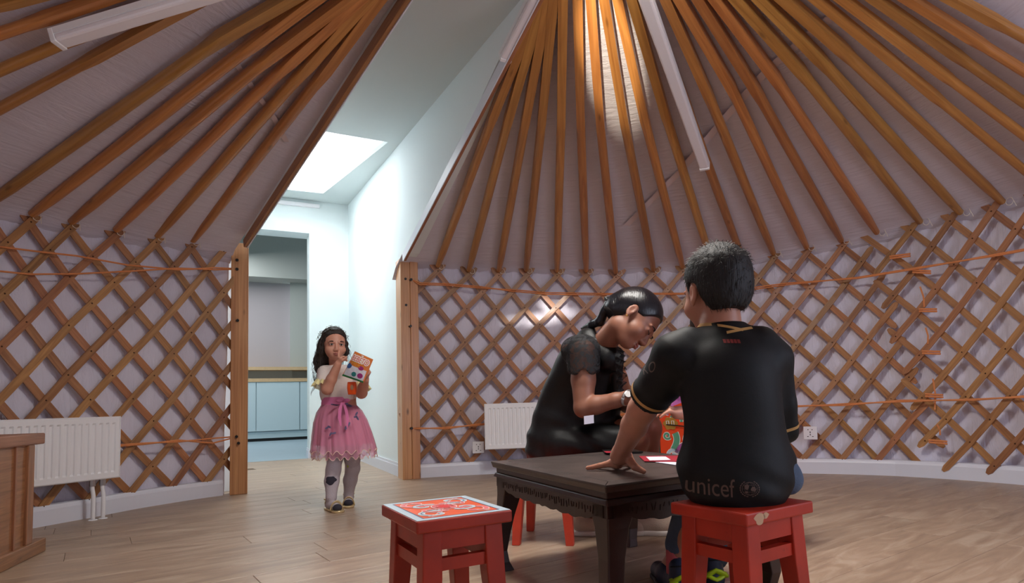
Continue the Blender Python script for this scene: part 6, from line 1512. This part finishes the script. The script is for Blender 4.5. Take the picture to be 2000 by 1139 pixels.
    for (h_, t_, fd) in feet:
        K = SDF(.003); K.ell(t_+fd*.012+V((0, 0, .0)), (.027, .027, .022), None, .01); meshobj('toe_cap', K.mesh('toe_cap'), M['navy'], go)
        K = SDF(.0035); K.cap(V((h_.x, h_.y, .006))-fd*.012, V((t_.x, t_.y, .006))+fd*.026, .032, .034, .01); K.fn(lambda X, Y, Z: np.maximum(-Z, Z-.013).astype(np.float32), 'i'); so_ = meshobj('sandal', K.mesh('sandal'), M['goldl'], o)
        sd = V((fd.y, -fd.x, 0))
        def arch(c0, r_, hh, w_, nm, lean=0):
            pts = [c0+sd*r_*math.cos(t)+V((0, 0, hh*math.sin(t)))+fd*lean*math.sin(t) for t in np.linspace(0, PI, 13)]; mb = MB(); mb.tube(pts, w_, 6, flat=.35, up=None); mb.build(nm, M['goldl'], so_, smooth=True)
        arch(V((t_.x, t_.y, .006))-fd*.012, .032, .052, .013, 'toe_strap'); arch(V((h_.x, h_.y, .040)), .030, .045, .007, 'ankle_strap', .01)
        mb = MB(); pts = [V((h_.x, h_.y, .065))+V((math.cos(t)*.031, math.sin(t)*.031, 0)) for t in np.linspace(0, 2*PI, 20)]; mb.tube(pts, .006, 6, cap=False); mb.build('ankle_strap', M['goldl'], so_, smooth=True)
        mb = MB(); c_ = V((h_.x, h_.y, .0))-fd*.030; mb.tube([c_+V((0, 0, .008)), c_+V((0, 0, .068))], .011, 8, flat=.4); mb.build('heel_strap', M['goldl'], so_)
        mb = MB()
        for q in range(7): mb.ball(V((t_.x, t_.y, .056))-fd*.012+sd*(q-3)*.006-V((0, 0, abs(q-3)*.0022)), .0042, 6, 5)
        mb.build('beads', M['goldl'], so_, kind='stuff')
    return o
M['top_white'] = simple('top_white', srgb(222, 212, 208), .85, bump=.2, bscale=80); M['top_yellow'] = sheer_mat('ruffle_yellow', srgb(232, 222, 160), .85); M['pink'] = simple('pink_satin', srgb(214, 120, 168), .5)
M['pink_in'] = simple('pink_lining', srgb(208, 104, 142), .8); M['tulle'] = sheer_mat('pink_tulle', srgb(226, 150, 180), .42); M['cord'] = simple('hem_cord', srgb(226, 196, 180), .5)
M['petal'] = simple('petal_blue', srgb(96, 90, 124), .7); M['tights'] = simple('tights_grey', srgb(178, 170, 178), .85, bump=.3, bscale=150); M['navy'] = simple('navy_print', srgb(44, 42, 54), .8); M['goldl'] = simple('gold_leather', srgb(206, 184, 140), .35, metal=.5)
girl()
# ---- sweet bag and pouch held by the girl
TLc, TRc, BRc, BLc = V((-1.184,3.640,0.948)), V((-1.065,3.600,0.893)), V((-1.120,3.590,0.755)), V((-1.261,3.640,0.804))
def BG(u, v, d=0.0):   # u right, v down on the bag front
    p = (TLc.lerp(TRc, u)).lerp(BLc.lerp(BRc, u), v); n_ = (TRc-TLc).cross(BLc-TLc).normalized(); n_ = n_ if n_.y < 0 else -n_
    b = .014*math.sin(PI*min(max(u, 0), 1))**.6*math.sin(PI*min(max(v, 0), 1))**.6; return p+n_*(b+d)
bag = thing('sweet_bag', BG(.5, .5), 'orange printed bag of sweets in the hand of the girl in the pink skirt', 'bag')
def bgrid(name, u0, u1, v0, v1, mat, d, n=12, back=False):
    vs = []; 
    for i in range(n+1):
        for j in range(n+1): u, v = u0+(u1-u0)*i/n, v0+(v1-v0)*j/n; vs.append(BG(u, v, d))
    fs = [(i*(n+1)+j, (i+1)*(n+1)+j, (i+1)*(n+1)+j+1, i*(n+1)+j+1) for i in range(n) for j in range(n)]
    if back:
        b = len(vs); n_ = (TRc-TLc).cross(BLc-TLc).normalized(); n_ = n_ if n_.y < 0 else -n_
        vs += [v-n_*(.003+2*(.014*math.sin(PI*min(max(i//(n+1)/n, 0), 1))**.6*math.sin(PI*(i % (n+1))/n)**.6)) for i, v in enumerate(vs)]; fs += [tuple(q+b for q in f[::-1]) for f in fs]
    mb = MB(); mb.add(vs, fs); return mb.build(name, mat, bag, smooth=True)
bo = bgrid('bag_body', 0, 1, 0, 1, simple('bag_orange', srgb(206, 116, 52), .3, spec=.6), 0, 16, True)
bgrid('clear_window', .04, .96, .52, .93, simple('bag_clear', srgb(206, 206, 216), .12, var=.25, vscale=60), .001)
bgrid('green_edge', 0, 1, .93, 1.0, simple('bag_green', srgb(40, 110, 62), .3), .0012)
def bdisc(name, u, v, ru, rv, mat, d=.002, par=bo):
    mb = MB(); mb.add([BG(u, v, d+.0005)]+[BG(u+ru*math.cos(t), v+rv*math.sin(t), d) for t in np.linspace(0, 2*PI, 19)[:-1]], [(0, i+1, (i+1) % 18+1) for i in range(18)]); mb.build(name, mat, par)
bl = simple('bag_blue', srgb(50, 92, 150), .4); pu = simple('bag_magenta', srgb(150, 44, 110), .4)
bdisc('blue_spot', .13, .56, .13, .10, bl); bdisc('magenta_spot', .70, .50, .12, .08, pu); bdisc('sweet_print', .50, .80, .11, .09, simple('bag_teal', srgb(40, 120, 120), .4)); bdisc('sweet_print', .78, .78, .12, .10, pu); bdisc('hang_hole', .5, .05, .07, .018, M['enamel'])
def btext(t, u0, u1, v0, v1, mat, d, grow=0.0, name='printed_word'):
    vs, fs, b = text_tris(t); mb = MB(); offs = [(0, 0)] if not grow else [(grow*math.cos(a), grow*math.sin(a)) for a in np.linspace(0, 2*PI, 9)[:-1]]
    for k, (ox, oy) in enumerate(offs): mb.add([BG(u0+(u1-u0)*(x-b[0])/(b[1]-b[0])+ox, v1-(v1-v0)*(y-b[2])/(b[3]-b[2])+oy, d+k*1e-5) for x, y in vs], fs)
    mb.build(name, mat, bo, kind='stuff' if grow else 'print')
btext('BEBETO', .08, .92, .12, .32, M['p_white'], .0022, .035, 'word_outline'); btext('BEBETO', .08, .92, .12, .32, M['p_red'], .0034)
btext('MIX', .18, .66, .36, .50, M['p_yellow'], .0030)
pch = thing('orange_pouch', (-1.204,3.640,0.730), 'small bright orange packet held under the bag of sweets', 'packet')
K = SDF(.0035); K.loft([(0.767,-1.209,3.655,0.024,0.014), (0.730,-1.208,3.655,0.027,0.018), (0.691,-1.207,3.655,0.024,0.010)], .004, pw=3.0); meshobj('packet_body', K.mesh('packet'), simple('packet_orange', srgb(226, 84, 26), .3), pch)
mb = MB(); c_ = V((-1.201,3.634,0.733)); mb.add([c_+V((.010*math.cos(t), 0, .016*math.sin(t))) for t in np.linspace(0, 2*PI, 13)[:-1]], [tuple(range(12))]); mb.build('packet_label', simple('packet_lab', srgb(150, 110, 80), .5), pch)
# ================================================================== child mostly hidden behind the boy
def hidden():
    F = Frame((0.655,2.520,0.872), (-.72, -.45, -.30), (-.2, -.15, 1), .94); B = SDF(.005); head(B, F, 1.0)
    nb = V((0.704,2.560,0.789)); B.cap(F.p(-.015, 0, -.04), nb, .036, .040, .015)
    B.loft([(0.772,0.726,2.570,0.062,0.050), (0.725,0.729,2.580,0.102,0.065), (0.600,0.737,2.590,0.091,0.070), (0.450,0.743,2.600,0.102,0.090), (0.386,0.739,2.600,0.102,0.090)], .02)
    s_, e_, w_ = V((0.633,2.520,0.712)), V((0.592,2.470,0.547)), V((0.474,2.420,0.555)); B.chain([s_, e_, w_], [.036, .034, .026], .01)
    hand(B, w_, V((0.437,2.410,0.569)), (.1, .3, -.9), 1, [(.3, .4, .3)]*4, fl=.050, rf=.0072, dirs=[(-1, .1, .15), (-1, .1, .0), (-1, .05, -.1), (-1, 0, -.2)], thumb=(V((0.443,2.400,0.582)), V((0.424,2.400,0.587)), V((0.407,2.400,0.582))))
    s2, e2, w2 = V((0.820,2.600,0.710)), V((0.734,2.500,0.538)), V((0.608,2.420,0.503)); B.chain([s2, e2, w2], [.036, .034, .026], .01); hand(B, w2, V((0.567,2.400,0.501)), (0, .1, -1), -1, [(.4, .4, .3)]*4, fl=.048, rf=.007)
    for y0, kx, ky in ((-.04, .60, 2.44), (.08, .66, 2.60)):
        h_ = V((.86, 2.58+y0, .44)); k_ = V((kx, ky, .46)); a_2 = V((kx+.03, ky+.03, .08)); B.chain([h_, k_, k_.lerp(a_2, .4), a_2], [.07, .055, .045, .033], .02); B.cap(a_2, a_2+V((-.10, -.04, -.05)), .030, .026, .015)
    o = person(B.mesh('person'), M['skin_g'], (.85, 2.57, 0), 'dark-haired child in pink behind the boy in black, only a hand and knee showing'); face_parts(F, o, True)
    H = SDF(.005); H.ell(F.p(-.013, 0, .050), F.r(.103, .084, .092), F.R, .012); H.ell(F.p(-.050, 0, -.02), F.r(.065, .084, .09), F.R, .03)
    def cut(X, Y, Z):
        x, y, z = F.loc(X, Y, Z); return ((np.where(x > .015, .028+.35*(x-.015), -1)-z)*F.k).astype(np.float32)
    H.fn(cut, 'i'); meshobj('hair', H.mesh('hair'), M['hair_g'], o)
    T = SDF(.005); T.loft([(0.759,0.726,2.570,0.072,0.058), (0.725,0.730,2.580,0.110,0.075), (0.600,0.736,2.590,0.101,0.085), (0.450,0.743,2.600,0.124,0.110), (0.369,0.741,2.600,0.132,0.120)], .012); T.cap(V((0.633,2.520,0.712)), V((0.606,2.490,0.614)), .046, .046, .02); T.cap(V((0.820,2.600,0.710)), V((0.773,2.550,0.610)), .046, .046, .02)
    T.fn(wr(.003, 40, 30, 40, 8), 'disp'); meshobj('blouse', T.mesh('blouse'), simple('blouse_magenta', srgb(190, 70, 130), .7, var=.2, vscale=25), o)
    T = SDF(.005)
    for y0, kx, ky in ((-.04, .60, 2.44), (.08, .66, 2.60)):
        h_ = V((.86, 2.58+y0, .445)); k_ = V((kx, ky, .465)); a_2 = V((kx+.03, ky+.03, .11)); T.chain([h_, k_, k_.lerp(a_2, .4), a_2], [.08, .064, .056, .045], .02)
        K = SDF(.004); K.cap(a_2+V((.02, .01, -.07)), a_2+V((-.10, -.04, -.075)), .036, .034, .02); K.fn(lambda X, Y, Z: (-Z).astype(np.float32), 'i'); meshobj('shoe', K.mesh('shoe'), M['shoe_white'], o)
    T.fn(wr(.003, 40, 30, 40, 9), 'disp'); meshobj('trousers', T.mesh('trousers'), simple('trousers_pink', srgb(224, 66, 112), .7, var=.1, vscale=15), o)
hidden()
tg = V((0.465,2.400,0.624)); tgo = thing('toy', tg, 'purple and green folded toy in the hand of the child behind the boy', 'toy')
for nm, pts, mt in (('toy_body', [(0.434,2.400,0.597), (0.476,2.410,0.639), (0.495,2.410,0.631), (0.500,2.400,0.599), (0.450,2.390,0.582)], M['p_purple']), ('toy_tip', [(0.467,2.395,0.633), (0.476,2.400,0.649), (0.482,2.395,0.625)], M['p_green'])):
    P_ = [V(p) for p in pts]; n = len(P_); d = V((0, .02, 0)); mb = MB(); mb.add(P_+[p+d for p in P_], [tuple(range(n)), tuple(range(2*n-1, n-1, -1))]+[(i, (i+1) % n, n+(i+1) % n, n+i) for i in range(n)]); mb.build(nm, mt, tgo, bevel=.002)

for _o in bpy.data.objects:
    if '_o' in _o: del _o['_o']
